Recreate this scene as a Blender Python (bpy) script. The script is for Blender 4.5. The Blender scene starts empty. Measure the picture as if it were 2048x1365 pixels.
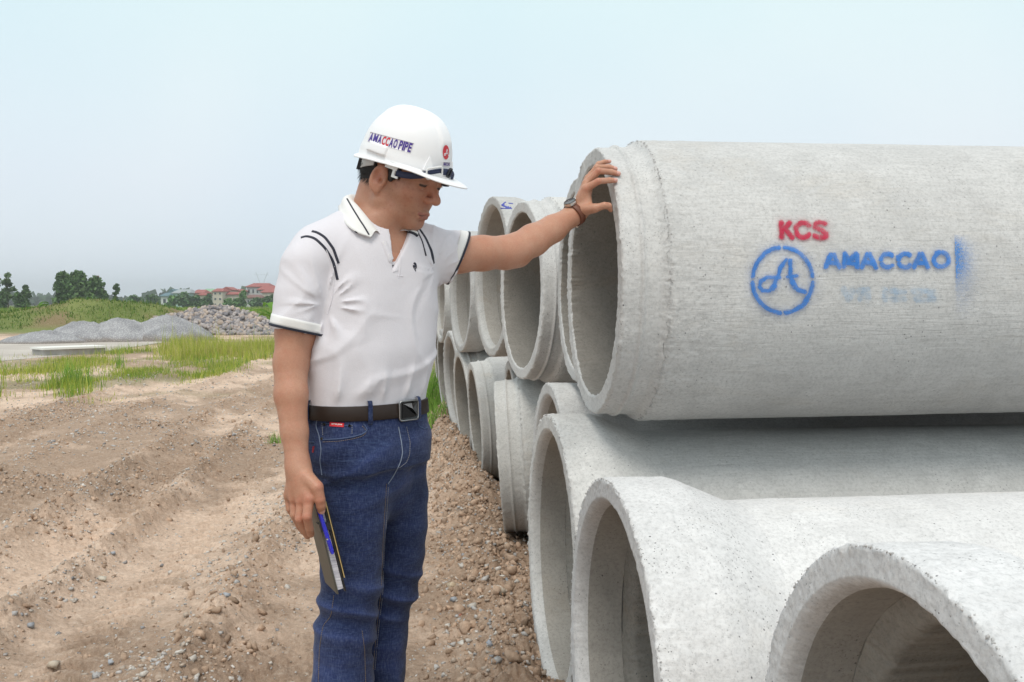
import bpy, math, random
import numpy as np
from mathutils import Vector, Matrix
from mathutils.bvhtree import BVHTree
RNG = np.random.RandomState(7)
scene = bpy.context.scene
COL = scene.collection

# ------------------------------------------------------------------ camera, sky, sun, exposure
FP = 1900.0                        # focal length in pixels of the 2048 px wide photograph
CAM = np.array([0.0, 0.0, 1.27])
PITCH = math.atan((682.5 - 608.0) / FP)
cam_data = bpy.data.cameras.new("camera")
cam_data.sensor_width = 36.0
cam_data.lens = 36.0 * FP / 2048.0
cam_data.clip_start = 0.05
cam_data.clip_end = 6000.0
cam = bpy.data.objects.new("camera", cam_data)
cam.location = CAM
cam.rotation_euler = (math.pi / 2 - PITCH, 0, 0)
COL.objects.link(cam)
scene.camera = cam

SUN_EL, SUN_AZ = math.radians(61), math.radians(-172)     # azimuth from +Y, clockwise: sun behind the left shoulder
world = bpy.data.worlds.new("World")
scene.world = world
world.use_nodes = True
wn = world.node_tree
wn.nodes.clear()
w_out = wn.nodes.new("ShaderNodeOutputWorld")
w_bg = wn.nodes.new("ShaderNodeBackground")
w_sky = wn.nodes.new("ShaderNodeTexSky")
w_sky.sky_type = 'NISHITA'
w_sky.sun_disc = False
w_sky.sun_elevation = SUN_EL
w_sky.sun_rotation = SUN_AZ
w_sky.air_density = 1.0
w_sky.dust_density = 3.0
w_mul = wn.nodes.new("ShaderNodeMix"); w_mul.data_type = 'RGBA'; w_mul.blend_type = 'MIX'
w_geo = wn.nodes.new("ShaderNodeTexCoord")
w_noise = wn.nodes.new("ShaderNodeTexNoise")
w_noise.inputs['Scale'].default_value = 1.3
w_noise.inputs['Detail'].default_value = 3.0
w_ramp = wn.nodes.new("ShaderNodeValToRGB")
w_ramp.color_ramp.elements[0].position = 0.38
w_ramp.color_ramp.elements[1].position = 0.66
w_ramp.color_ramp.elements[0].color = (.93, .975, 1.0, 1)       # thin overcast veil, in the units of the sky texture
w_ramp.color_ramp.elements[1].color = (1.12, 1.06, 1.02, 1)
wn.links.new(w_geo.outputs['Generated'], w_noise.inputs['Vector'])
wn.links.new(w_noise.outputs['Fac'], w_ramp.inputs['Fac'])
w_sep = wn.nodes.new("ShaderNodeSeparateXYZ"); wn.links.new(w_geo.outputs['Generated'], w_sep.inputs[0])
w_el = wn.nodes.new("ShaderNodeValToRGB")                            # overcast veil by elevation, in the units of the sky texture
for k_ in range(2): w_el.color_ramp.elements.new(.5)
for k_, (p_, c_) in enumerate(((0.0, (7.1, 8.0, 8.85)), (.12, (7.05, 7.95, 8.75)), (.30, (6.55, 8.3, 8.75)), (.75, (7.9, 8.3, 8.5)))):
    w_el.color_ramp.elements[k_].position = p_; w_el.color_ramp.elements[k_].color = (*c_, 1)
wn.links.new(w_sep.outputs[2], w_el.inputs['Fac'])
w_v = wn.nodes.new("ShaderNodeMix"); w_v.data_type = 'RGBA'; w_v.blend_type = 'MULTIPLY'; w_v.inputs['Factor'].default_value = 1.0
wn.links.new(w_el.outputs['Color'], w_v.inputs[6]); wn.links.new(w_ramp.outputs['Color'], w_v.inputs[7])
w_mul.inputs['Factor'].default_value = 0.90
wn.links.new(w_sky.outputs['Color'], w_mul.inputs[6])
wn.links.new(w_v.outputs[2], w_mul.inputs[7])
wn.links.new(w_mul.outputs[2], w_bg.inputs['Color'])
w_bg.inputs['Strength'].default_value = 0.084
wn.links.new(w_bg.outputs['Background'], w_out.inputs['Surface'])

sun_data = bpy.data.lights.new("sun", 'SUN')
sun_data.energy = 1.35
sun_data.angle = math.radians(22)
sun_data.color = (1.0, 0.95, 0.87)
sun = bpy.data.objects.new("sun", sun_data)
sd = Vector((math.sin(SUN_AZ) * math.cos(SUN_EL), math.cos(SUN_AZ) * math.cos(SUN_EL), math.sin(SUN_EL)))
sun.rotation_euler = sd.to_track_quat('Z', 'Y').to_euler()
COL.objects.link(sun)
scene.view_settings.view_transform = 'Standard'
scene.view_settings.look = 'None'
scene.view_settings.exposure = 0.48
scene.view_settings.gamma = 1.0
scene.view_settings.use_curve_mapping = False
scene.cycles.use_denoising = True
scene.cycles.max_bounces = 6
scene.cycles.volume_bounces = 0

# ------------------------------------------------------------------ helpers
CP, SP = math.cos(PITCH), math.sin(PITCH)
def ray(px, py):
    u = (px - 1024.0) / FP; v = (682.5 - py) / FP
    return np.array([u, CP + SP * v, -SP + CP * v])
def P(px, py, Y):
    """world point at distance Y along +Y that the photograph shows at px, py"""
    d = ray(px, py)
    return CAM + d * (Y / d[1])
def G(px, py, z=0.0):
    d = ray(px, py)
    return CAM + d * ((z - CAM[2]) / d[2])
def project(Pw):
    q = np.asarray(Pw, float) - CAM
    yc = CP * q[..., 1] - SP * q[..., 2]
    zc = SP * q[..., 1] + CP * q[..., 2]
    return 1024 + FP * q[..., 0] / yc, 682.5 - FP * zc / yc

def _h3(ix, iy, iz, seed):
    n = (ix * 73856093) ^ (iy * 19349663) ^ (iz * 83492791) ^ (seed * 2654435761)
    n = n & 0xffffffff
    n = ((n ^ (n >> 15)) * 2246822519) & 0xffffffff
    n = ((n ^ (n >> 13)) * 3266489917) & 0xffffffff
    return ((n ^ (n >> 16)) & 0xffff).astype(np.float64) / 32767.5 - 1.0
def vnoise(x, y, z=None, seed=0):
    x = np.asarray(x, float); y = np.asarray(y, float)
    z = np.zeros_like(x) if z is None else np.asarray(z, float)
    xi = np.floor(x).astype(np.int64); yi = np.floor(y).astype(np.int64); zi = np.floor(z).astype(np.int64)
    fx, fy, fz = x - xi, y - yi, z - zi
    fx = fx * fx * (3 - 2 * fx); fy = fy * fy * (3 - 2 * fy); fz = fz * fz * (3 - 2 * fz)
    flat = not np.any(fz) and not np.any(zi)
    r = 0.0
    for dz in ((0,) if flat else (0, 1)):
        wz = 1.0 if flat else (fz if dz else 1 - fz)
        for dy in (0, 1):
            wy = fy if dy else 1 - fy
            for dx in (0, 1):
                r = r + _h3(xi + dx, yi + dy, zi + dz, seed) * (fx if dx else 1 - fx) * wy * wz
    return r
def fbm(x, y, z=None, o=4, seed=0, gain=0.5):
    a, r, f = 1.0, 0.0, 1.0
    for i in range(o):
        r = r + a * vnoise(x * f, y * f, None if z is None else z * f, seed + i * 17)
        a *= gain; f *= 2.03
    return r
def sstep(a, b, x):
    t = np.clip((x - a) / (b - a), 0, 1)
    return t * t * (3 - 2 * t)

def mesh_from(name, verts, faces, mat=None, smooth=True, colors=None):
    me = bpy.data.meshes.new(name)
    verts = np.asarray(verts, np.float32)
    if isinstance(faces, np.ndarray):
        n = faces.shape[1]; m = len(faces)
        me.vertices.add(len(verts)); me.vertices.foreach_set("co", verts.ravel())
        me.loops.add(m * n); me.loops.foreach_set("vertex_index", faces.astype(np.int32).ravel())
        me.polygons.add(m)
        me.polygons.foreach_set("loop_start", np.arange(0, m * n, n, dtype=np.int32))
        me.polygons.foreach_set("loop_total", np.full(m, n, np.int32))
        me.update(calc_edges=True)
        me.validate()
    else:
        me.from_pydata([tuple(v) for v in verts.tolist()], [], faces)
        me.update()
    if smooth:
        me.polygons.foreach_set("use_smooth", np.ones(len(me.polygons), bool))
    if colors is not None:
        a = me.color_attributes.new("Col", 'FLOAT_COLOR', 'POINT')
        c = np.ones((len(verts), 4), np.float32); c[:, :np.shape(colors)[1]] = colors
        a.data.foreach_set("color", c.ravel())
    if mat: me.materials.append(mat)
    return me
def link(name, me, parent=None, label=None, cat=None, group=None, kind=None, loc=None):
    o = bpy.data.objects.new(name, me)
    COL.objects.link(o)
    if parent is not None: o.parent = parent
    if loc is not None: o.location = loc
    if label: o["label"] = label
    if cat: o["category"] = cat
    if group: o["group"] = group
    if kind: o["kind"] = kind
    return o
def obj(name, verts, faces, mat, parent=None, smooth=True, colors=None, **kw):
    return link(name, mesh_from(name, verts, faces, mat, smooth, colors), parent, **kw)
def empty(name, loc, label, cat, group=None):
    o = link(name, None, None, label, cat, group, loc=loc)
    o.empty_display_size = 0.1
    return o
def grid_faces(nu, nv, wrap_u=False, wrap_v=False):
    U = nu if wrap_u else nu - 1; V = nv if wrap_v else nv - 1
    i, j = np.meshgrid(np.arange(U), np.arange(V), indexing='ij')
    i2 = (i + 1) % nu; j2 = (j + 1) % nv
    return np.stack([i * nv + j, i2 * nv + j, i2 * nv + j2, i * nv + j2], -1).reshape(-1, 4)
def join(parts):
    """[(verts, faces, colour or None)] -> one set"""
    vs, fs, cs, o = [], [], [], 0
    for p in parts:
        v = np.asarray(p[0], float); vs.append(v)
        fs += [tuple(int(a) + o for a in f) for f in (p[1].tolist() if isinstance(p[1], np.ndarray) else p[1])]
        if len(p) > 2 and p[2] is not None:
            c = np.asarray(p[2], float); cs.append(np.tile(c, (len(v), 1)) if c.ndim == 1 else c)
        o += len(v)
    return np.concatenate(vs), fs, (np.concatenate(cs) if cs else None)
def box(c, s, R=None):
    """box centred c, full sizes s"""
    v = np.array([[x, y, z] for x in (-.5, .5) for y in (-.5, .5) for z in (-.5, .5)]) * np.asarray(s, float)
    if R is not None: v = v @ np.asarray(R).T
    return v + np.asarray(c), [(0, 1, 3, 2), (4, 6, 7, 5), (0, 4, 5, 1), (2, 3, 7, 6), (0, 2, 6, 4), (1, 5, 7, 3)]
def tube(pts, r, n=8, closed=False):
    pts = np.asarray(pts, float); m = len(pts)
    r = np.broadcast_to(np.asarray(r, float), (m,))
    t = np.roll(pts, -1, 0) - np.roll(pts, 1, 0)
    if not closed: t[0] = pts[1] - pts[0]; t[-1] = pts[-1] - pts[-2]
    t /= np.linalg.norm(t, axis=1)[:, None] + 1e-12
    up = np.array([0, 0, 1.0]) if abs(t[0][2]) < .9 else np.array([1.0, 0, 0])
    vs = []; a = np.cross(t[0], up); a /= np.linalg.norm(a)
    for i in range(m):
        a = a - t[i] * (a @ t[i]); a /= np.linalg.norm(a); b = np.cross(t[i], a)
        th = np.arange(n) * 2 * math.pi / n
        vs.append(pts[i] + r[i] * (np.cos(th)[:, None] * a + np.sin(th)[:, None] * b))
    f = [tuple(q) for q in grid_faces(m, n, closed, True).tolist()]
    if not closed:
        f.append(tuple(range(n - 1, -1, -1))); f.append(tuple((m - 1) * n + k for k in range(n)))
    return np.concatenate(vs), f
def resample(pts, n, smooth=True):
    pts = np.asarray(pts, float)
    s = np.r_[0, np.cumsum(np.linalg.norm(np.diff(pts, axis=0), axis=1))]
    q = np.linspace(0, s[-1], n)
    out = np.stack([np.interp(q, s, pts[:, k]) for k in range(pts.shape[1])], 1)
    if smooth and len(pts) > 2:
        for _ in range(max(1, n // (2 * len(pts)))):
            out[1:-1] = (out[:-2] + 2 * out[1:-1] + out[2:]) / 4
    return out

# ------------------------------------------------------------------ materials
def mat(name, color=(.5, .5, .5), rough=.8, metal=0.0, spec=.5):
    m = bpy.data.materials.new(name); m.use_nodes = True
    b = m.node_tree.nodes['Principled BSDF']
    b.inputs['Base Color'].default_value = (*color, 1)
    b.inputs['Roughness'].default_value = rough
    b.inputs['Metallic'].default_value = metal
    b.inputs['Specular IOR Level'].default_value = spec
    return m
class NT:
    rnd = False
    def __init__(s, m):
        s.m = m; s.t = m.node_tree; s.b = s.t.nodes['Principled BSDF']; s.co = None
    def n(s, typ, **kw):
        x = s.t.nodes.new('ShaderNode' + typ)
        for k, v in kw.items():
            if k in x.inputs: x.inputs[k].default_value = v
            else: setattr(x, k, v)
        return x
    def l(s, a, b): s.t.links.new(a, b)
    def coord(s, scale=(1, 1, 1), kind='Object'):
        if s.co is None: s.co = s.n('TexCoord')
        mp = s.n('Mapping'); mp.inputs['Scale'].default_value = scale
        s.l(s.co.outputs[kind], mp.inputs['Vector'])
        if s.rnd:
            oi = s.n('ObjectInfo'); mu = s.n('Math'); mu.operation = 'MULTIPLY'; mu.inputs[1].default_value = 41.0; s.l(oi.outputs['Random'], mu.inputs[0]); s.l(mu.outputs[0], mp.inputs['Location'])
        return mp.outputs[0]
    def noise(s, scale, detail=4, rough=.55, vec=None, dist=0):
        x = s.n('TexNoise'); x.inputs['Scale'].default_value = scale; x.inputs['Detail'].default_value = detail
        x.inputs['Roughness'].default_value = rough; x.inputs['Distortion'].default_value = dist
        s.l(vec if vec is not None else s.coord(), x.inputs['Vector']); return x.outputs['Fac']
    def voro(s, scale, vec=None, feature='F1'):
        x = s.n('TexVoronoi'); x.feature = feature; x.inputs['Scale'].default_value = scale
        s.l(vec if vec is not None else s.coord(), x.inputs['Vector']); return x
    def ramp(s, fac, stops):
        x = s.n('ValToRGB'); e = x.color_ramp.elements
        while len(e) < len(stops): e.new(.5)
        for k, (p, c) in enumerate(stops):
            e[k].position = p; e[k].color = (*c, 1) if hasattr(c, '__len__') else (c, c, c, 1)
        s.l(fac, x.inputs['Fac']); return x.outputs['Color']
    def mix(s, fac, a, b, blend='MIX'):
        x = s.n('Mix'); x.data_type = 'RGBA'; x.blend_type = blend
        for v, i in ((fac, 0), (a, 6), (b, 7)):
            if isinstance(v, (int, float)): x.inputs[i].default_value = v if i == 0 else (v, v, v, 1)
            elif isinstance(v, tuple): x.inputs[i].default_value = (*v, 1)
            else: s.l(v, x.inputs[i])
        return x.outputs[2]
    def math(s, op, a, b=0.0):
        x = s.n('Math'); x.operation = op
        for v, i in ((a, 0), (b, 1)):
            if isinstance(v, (int, float)): x.inputs[i].default_value = v
            else: s.l(v, x.inputs[i])
        return x.outputs[0]
    def attr(s, name='Col'):
        x = s.n('Attribute'); x.attribute_name = name; return x
    def base(s, c): s.l(c, s.b.inputs['Base Color'])
    def bump(s, h, strength=.3, dist=.01, prev=None):
        x = s.n('Bump'); x.inputs['Strength'].default_value = strength; x.inputs['Distance'].default_value = dist
        s.l(h, x.inputs['Height'])
        if prev is not None: s.l(prev, x.inputs['Normal'])
        s.l(x.outputs[0], s.b.inputs['Normal']); return x.outputs[0]

def concrete(name, base=(.64, .635, .625), streak=1.0, pits=1.0, stain=(.50, .43, .34), stain_amt=.35):
    m = mat(name, base, .92, spec=.25); t = NT(m); t.rnd = True
    big = t.noise(2.6, 5, .6)
    c = t.mix(t.ramp(big, [(.3, 0.0), (.75, 1.0)]), tuple(v * .86 for v in base), tuple(min(1, v * 1.06) for v in base))
    bl = t.noise(9, 6, .7, dist=.6)
    c = t.mix(t.ramp(bl, [(.42, 0.0), (.75, .75)]), c, tuple(v * .74 for v in base))
    st = t.noise(3.1, 6, .72, vec=t.coord((.7, 1.6, 1.6)), dist=.5)
    c = t.mix(t.ramp(st, [(.54, 0.0), (.78, stain_amt)]), c, stain)
    fine = t.noise(115, 4, .75)
    c = t.mix(t.ramp(fine, [(.30, .55), (.52, 0.0)]), c, tuple(v * .50 for v in base))
    c = t.mix(t.ramp(fine, [(.58, 0.0), (.75, .35)]), c, tuple(min(1, v * 1.25) for v in base))
    blot = t.noise(22, 6, .8, dist=1.2)
    c = t.mix(t.ramp(blot, [(.56, 0.0), (.70, .42)]), c, tuple(v * .62 for v in base))
    strk = t.noise(60, 4, .65, vec=t.coord((.12, 1, 1.6)), dist=.8)
    c = t.mix(t.ramp(strk, [(.28, .35 * streak), (.5, 0.0)]), c, tuple(v * .6 for v in base))
    # small dark pores, gathered in patches
    pv = t.voro(130).outputs['Distance']
    pm = t.ramp(t.noise(7, 3, .6), [(.47, 0.0), (.66, 1.0)])
    pore = t.math('MULTIPLY', t.ramp(pv, [(.10, 1.0), (.19, 0.0)]), pm)
    c = t.mix(t.math('MULTIPLY', pore, .8 * pits), c, (.13, .125, .12))
    p2 = t.voro(48, vec=t.coord((1, 1.7, .8))).outputs['Distance']; pm2 = t.ramp(t.noise(4.3, 4, .7), [(.50, 0.0), (.60, 1.0)])
    pore2 = t.math('MULTIPLY', t.ramp(p2, [(.07, 1.0), (.13, 0.0)]), pm2)
    c = t.mix(t.math('MULTIPLY', pore2, min(1, .75 * pits)), c, (.11, .108, .115))
    oi = t.n('ObjectInfo'); c = t.mix(1.0, c, t.ramp(oi.outputs['Random'], [(0.0, (.90, .90, .90)), (1.0, (1.03, 1.02, 1.0))]), 'MULTIPLY')
    t.base(c)
    h = t.math('ADD', t.math('MULTIPLY', fine, .35), t.math('MULTIPLY', strk, .9 * streak))
    h = t.math('ADD', h, t.math('MULTIPLY', t.noise(40, 6, .7), .55))
    h = t.math('SUBTRACT', h, t.math('MULTIPLY', pore, 1.2))
    t.bump(h, .5, .005)
    return m
# ------------------------------------------------------------------ terrain
RUTS = [(-4.6, .035, .16), (-4.15, -.03, .22), (-3.55, .035, .10), (-3.05, -.03, .24), (-2.6, .060, .09), (-2.28, -.045, .14), (-2.02, .048, .085),
        (-1.72, -.034, .2), (-1.18, .045, .11), (-.75, -.015, .3)]
def rut_u(x, y): return x + .12 * (y - 4) + .06 * np.sin(y * .7)
def berm_x(y): return np.interp(y, [2, 3.5, 4.1, 6.1, 8.9, 14, 24], [.06, .02, -.06, -.27, -.62, -1.2, -2.6])
HILLS = [(-21.8, 50, 3.4, 3.4, 1.25), (-25.5, 51, 3.0, 4, .50), (-18.6, 51, 2.5, 3, .60), (-31, 50, 5, 5, .40), (-15.8, 53, 2.4, 3, .18), (-22.5, 47, 1.6, 1.8, .20), (-24.6, 46.5, 1.3, 1.4, .16)]
def ground_h(x, y, fine=True):
    x = np.asarray(x, float); y = np.asarray(y, float)
    near = 1 - sstep(16, 30, y)
    u = rut_u(x, y)
    h = np.zeros_like(x)
    left = 1 - sstep(-.75, -.35, x)
    mod = 1.05 + .5 * vnoise(x * .9, y * .55, seed=3)
    for c, a, w in RUTS:
        h = h + a * mod * np.exp(-((u - c) / w) ** 2) * left
    h = h + .02 * fbm(x * .5, y * .4, o=3, seed=5) * near
    # clods thrown up beside the pipes
    bx = berm_x(y); db = x - bx
    lat = np.where(db < 0, np.exp(-(db / .17) ** 2), np.exp(-(db / .22) ** 2))
    hb = np.interp(y, [3, 5.2, 5.6, 6.3, 9, 16, 22], [.12, .13, .05, .17, .22, .2, 0])
    rough = .75 + .35 * fbm(x * 3.1, y * 3.1, o=3, seed=11)
    h = h + hb * lat * rough
    # bed under the pipes
    bed = sstep(.05, .35, db)
    h = h * (1 - .7 * bed) + bed * np.interp(y, [0, 3.6, 4.6, 6, 8, 10], [-.075, -.07, .03, -.0, .02, .05])
    if fine:
        amp = .011 + .045 * lat + .020 * left * np.clip(np.abs(sum(a * np.exp(-((u - c) / w) ** 2) for c, a, w in RUTS if a > 0)) * 22, 0, 1)
        patch = sstep(.05, .5, fbm(x * 1.1, y * .9, o=3, seed=23))
        amp = amp + .020 * patch * left
        n1 = fbm(x * 9, y * 9, o=5, seed=31, gain=.72)
        h = h + amp * near * (n1 * .55 + np.abs(vnoise(x * 22, y * 22, seed=41)) * .5)
    if fine:      # tyre tread prints in the ruts
        for c, w in ((-2.28, .13), (-1.62, .12), (-3.05, .16), (-4.15, .16)):
            m_ = np.exp(-((u - c) / w) ** 6) * left * (y < 14) * sstep(-.2, .35, vnoise(x * .8 + 5, y * .5, seed=83))
            h = h + m_ * .018 * np.tanh(3 * np.sin(y * 52 + np.abs(u - c) * 38)) - m_ * .008
    for cx, cy, sx, sy, a in HILLS:
        h = h + a * np.exp(-((x - cx) / sx) ** 2 - ((y - cy) / sy) ** 2)
    hill = h * sstep(40, 44, y)
    h = h + .12 * sstep(.15, .8, hill) * fbm(x * .8, y * .8, o=4, seed=51) * (y > 40)
    return h
def in_poly(px, py, poly):
    poly = np.asarray(poly, float); c = np.zeros(np.shape(px), bool); j = len(poly) - 1
    for i in range(len(poly)):
        a, b = poly[i], poly[j]
        cond = ((a[1] > py) != (b[1] > py)) & (px < (b[0] - a[0]) * (py - a[1]) / (b[1] - a[1] + 1e-9) + a[0])
        c ^= cond; j = i
    return c
rows = np.r_[np.linspace(-60, 1.2, 14), 2.0 * np.exp(np.linspace(0, math.log(14 / 2.), 520)), 14 * np.exp(np.linspace(0, math.log(2450 / 14.), 330))[1:]]
cols = np.r_[-14, -8, -5, -3, -2, -1.4, -1.0, -.8, np.linspace(-.68, .25, 540), np.linspace(.27, .8, 40), 1.0, 1.6, 3, 6, 14]
YY, UU = np.meshgrid(rows, cols, indexing='ij')
XX = np.clip(UU * np.maximum(YY, 2.0), -2100, 2100)
ZZ = ground_h(XX, YY)
ppx, ppy = 1024 + FP * XX / np.maximum(YY, .5), 608 + FP * 1.27 / np.maximum(YY, .5)
def ground_color(x, y):
    px_, py_ = 1024 + FP * x / np.maximum(y, .5), 608 + FP * 1.27 / np.maximum(y, .5)
    n = fbm(x * .8, y * .6, o=4, seed=61); n2 = fbm(x * 5, y * 5, o=3, seed=62)
    dry = np.array([.84, .645, .505]); damp = np.array([.48, .35, .26]); sandc = np.array([.44, .335, .245])
    k = sstep(-.35, .85, n + .45 * n2)[..., None]
    c = damp * (1 - k) + dry * k
    u_ = rut_u(x, y); ch = sum(np.exp(-((u_ - c_) / (w_ * 1.5)) ** 2) for c_, a_, w_ in RUTS if a_ > 0) * (x < -.5) * (y < 20) * sstep(-.5, .4, fbm(x * 1.7, y * 1.1, o=3, seed=67))
    ch = np.clip(ch, 0, 1)[..., None] * .55; c = c * (1 - ch) + np.array([.50, .35, .25]) * ch
    db = x - berm_x(y)
    bm = np.exp(-(db / .25) ** 2)[..., None] * .65 * (y < 16)[..., None]
    c = c * (1 - bm) + np.array([.46, .32, .225]) * bm
    g = np.array([.13, .19, .035]); g2 = np.array([.22, .26, .07])
    q = sstep(-.4, .5, fbm(x * .12, y * .06, o=4, seed=63))[..., None]
    field = g * (1 - q) + g2 * q
    fm = sstep(0, 1, (y - 55) / 8)
    hill = np.zeros_like(x)
    for cx, cy, sx, sy, a in HILLS: hill = hill + a * np.exp(-((x - cx) / sx) ** 2 - ((y - cy) / sy) ** 2)
    hm = sstep(.06, .25, hill)
    bare = sstep(.0, .55, fbm(x * .45, y * .45, o=3, seed=64))[..., None] * hm[..., None]
    fm = np.maximum(fm, hm)
    # far side of the road and the verge
    fm = np.maximum(fm, sstep(38, 43, y))
    fm = fm[..., None]
    c = c * (1 - fm) + field * fm
    c = c * (1 - .75 * bare) + np.array([.26, .17, .10]) * .75 * bare
    # green cast under the weeds of the verge
    v = (sstep(12.5, 14, y) * (1 - sstep(30, 34, y)) * sstep(-.15, .4, fbm(x * .6, y * .4, o=3, seed=65)) * .55)[..., None]
    c = c * (1 - v) + np.array([.17, .19, .07]) * v
    return c
GC = ground_color(XX, YY)
mg = mat("dirt", (.4, .3, .2), .95, spec=.15)
t = NT(mg)
a = t.attr().outputs['Color']
c = t.mix(t.ramp(t.noise(3.5, 6, .65), [(.35, 0.0), (.7, .5)]), a, t.mix(1.0, a, (.72, .70, .68), 'MULTIPLY'))
c = t.mix(t.ramp(t.noise(45, 4, .7), [(.42, .42), (.6, 0.0)]), c, t.mix(1.0, c, (.58, .54, .50), 'MULTIPLY'))
c = t.mix(t.ramp(t.noise(14, 6, .75, dist=.6), [(.40, .38), (.58, 0.0)]), c, t.mix(1.0, c, (.66, .60, .55), 'MULTIPLY'))
c = t.mix(t.ramp(t.noise(26, 5, .75), [(.56, 0.0), (.72, .5)]), c, (.80, .69, .58))
c = t.mix(t.ramp(t.noise(220, 2, .7), [(.55, .0), (.72, .45)]), c, (.62, .54, .46))
t.base(c)
b1 = t.bump(t.noise(60, 6, .8), .9, .009)
b1 = t.bump(t.noise(22, 6, .75, dist=.5), .6, .02, b1)
t.bump(t.noise(7, 5, .7), .5, .03, b1)
obj("ground", np.stack([XX, YY, ZZ], -1).reshape(-1, 3), grid_faces(len(rows), len(cols))[:, ::-1], mg, colors=GC.reshape(-1, 3), kind="structure")

# ------------------------------------------------------------------ loose stones and clods
def ico(sub=1):
    import bmesh
    bm = bmesh.new(); bmesh.ops.create_icosphere(bm, subdivisions=sub, radius=1.0)
    v = np.array([x.co[:] for x in bm.verts]); f = np.array([[q.index for q in x.verts] for x in bm.faces]); bm.free()
    return v, f
ICO1, ICO2 = ico(1), ico(2)
_cv = np.array([[x, y, z] for x in (-1, 1) for y in (-1, 1) for z in (-1, 1)]) * .62
_cf = np.array([[0, 1, 3], [0, 3, 2], [4, 6, 7], [4, 7, 5], [0, 4, 5], [0, 5, 1], [2, 3, 7], [2, 7, 6], [0, 2, 6], [0, 6, 4], [1, 5, 7], [1, 7, 3]])
CHIP = (_cv, _cf)
def rand_rot(n, rng):
    q = rng.normal(size=(n, 4)); q /= np.linalg.norm(q, axis=1)[:, None]
    w, x, y, z = q.T
    return np.stack([np.stack([1 - 2 * (y * y + z * z), 2 * (x * y - z * w), 2 * (x * z + y * w)], -1),
                     np.stack([2 * (x * y + z * w), 1 - 2 * (x * x + z * z), 2 * (y * z - x * w)], -1),
                     np.stack([2 * (x * z - y * w), 2 * (y * z + x * w), 1 - 2 * (x * x + y * y)], -1)], 1)
def rocks(pos, size, rng, base=None, squash=(.35, 1.0), jag=.28, flatz=True):
    base = base or ICO1
    v, f = base; n = len(pos)
    V = v[None] * (1 + jag * rng.uniform(-1, 1, (n, len(v), 3 if len(v) == 8 else 1)))
    S = np.stack([rng.uniform(.75, 1.25, n), rng.uniform(.55, .95, n), rng.uniform(squash[0], squash[1] * .8, n)], -1)
    V = V * S[:, None]
    if flatz:
        th = rng.uniform(0, 6.283, n); tl = rng.normal(0, .35, n); tl2 = rng.normal(0, .35, n)
        c, s = np.cos(th), np.sin(th); o = np.zeros(n); i = np.ones(n)
        Rz = np.stack([np.stack([c, -s, o], -1), np.stack([s, c, o], -1), np.stack([o, o, i], -1)], 1)
        Rx = np.stack([np.stack([i, o, o], -1), np.stack([o, np.cos(tl), -np.sin(tl)], -1), np.stack([o, np.sin(tl), np.cos(tl)], -1)], 1)
        Ry = np.stack([np.stack([np.cos(tl2), o, np.sin(tl2)], -1), np.stack([o, i, o], -1), np.stack([-np.sin(tl2), o, np.cos(tl2)], -1)], 1)
        R = Rz @ Rx @ Ry
    else: R = rand_rot(n, rng)
    V = np.einsum('nij,nvj->nvi', R, V) * np.asarray(size)[:, None, None] + np.asarray(pos)[:, None]
    F = f[None] + (np.arange(n) * len(v))[:, None, None]
    return V.reshape(-1, 3), F.reshape(-1, 3)
STONE_COLS = np.array([[.58, .57, .56], [.48, .49, .50], [.70, .67, .62], [.60, .50, .41], [.30, .32, .35], [.62, .46, .34], [.78, .75, .71], [.52, .44, .37], [.58, .36, .22]])
SW = np.array([.2, .13, .2, .15, .04, .06, .10, .10, .02])
mstone = mat("stone", (.5, .5, .5), .85, spec=.3); t = NT(mstone)
t.base(t.mix(t.ramp(t.noise(90, 4, .7), [(.35, .5), (.65, 0.0)]), t.attr().outputs['Color'], t.mix(1.0, t.attr().outputs['Color'], (.6, .58, .56), 'MULTIPLY')))
t.bump(t.noise(120, 4), .3, .003)
mclod = mat("clod", (.3, .2, .14), .97, spec=.1); t = NT(mclod)
t.base(t.mix(t.ramp(t.noise(50, 5, .7), [(.35, .6), (.65, 0.0)]), t.attr().outputs['Color'], t.mix(1.0, t.attr().outputs['Color'], (.55, .5, .48), 'MULTIPLY')))
t.bump(t.noise(70, 5, .75), .8, .01)
rg = np.random.RandomState(11)
def scatter(n, kind):
    if kind == 'berm':
        y = 3.0 * np.exp(rg.uniform(0, 1, n) ** .8 * math.log(15 / 3.)); x = berm_x(y) + rg.normal(0, .17, n) + .03
    elif kind == 'line':
        c = rg.choice([-2.6, -2.02, -1.18, -3.55, -1.45, -1.0], n, p=[.22, .16, .3, .14, .1, .08]); y = 3.0 * np.exp(rg.uniform(0, 1, n) * math.log(13 / 3.))
        x = c + rg.normal(0, .10, n) - .12 * (y - 4) - .06 * np.sin(y * .7)
    elif kind == 'patch':
        x = rg.uniform(-6, -.2, n * 6); y = rg.uniform(3, 12, n * 6)
        k = (fbm(x * 1.1, y * .9, o=3, seed=23) > .38) & (np.abs(x / y) < .6) & (x < -.9); x, y = x[k][:n], y[k][:n]
    else:
        y = 3.0 * np.exp(rg.uniform(0, 1, n) * math.log(14 / 3.)); x = y * rg.uniform(-.56, .02, n)
    return x, y
gx, gy, gs = [], [], []
for kind, n, s0 in (('berm', 6500, .0062), ('line', 11000, .0060), ('patch', 6500, .0058), ('any', 4500, .0040)):
    x, y = scatter(n, kind); m_ = len(x)
    if kind == 'line':
        k = fbm(x * 1.3, y * 1.3, o=2, seed=71) + rg.uniform(-.5, .5, m_) > -.1; x, y = x[k], y[k]; m_ = len(x)
    gx.append(x); gy.append(y); gs.append(s0 * np.exp(rg.normal(0, .42, m_)))
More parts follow.
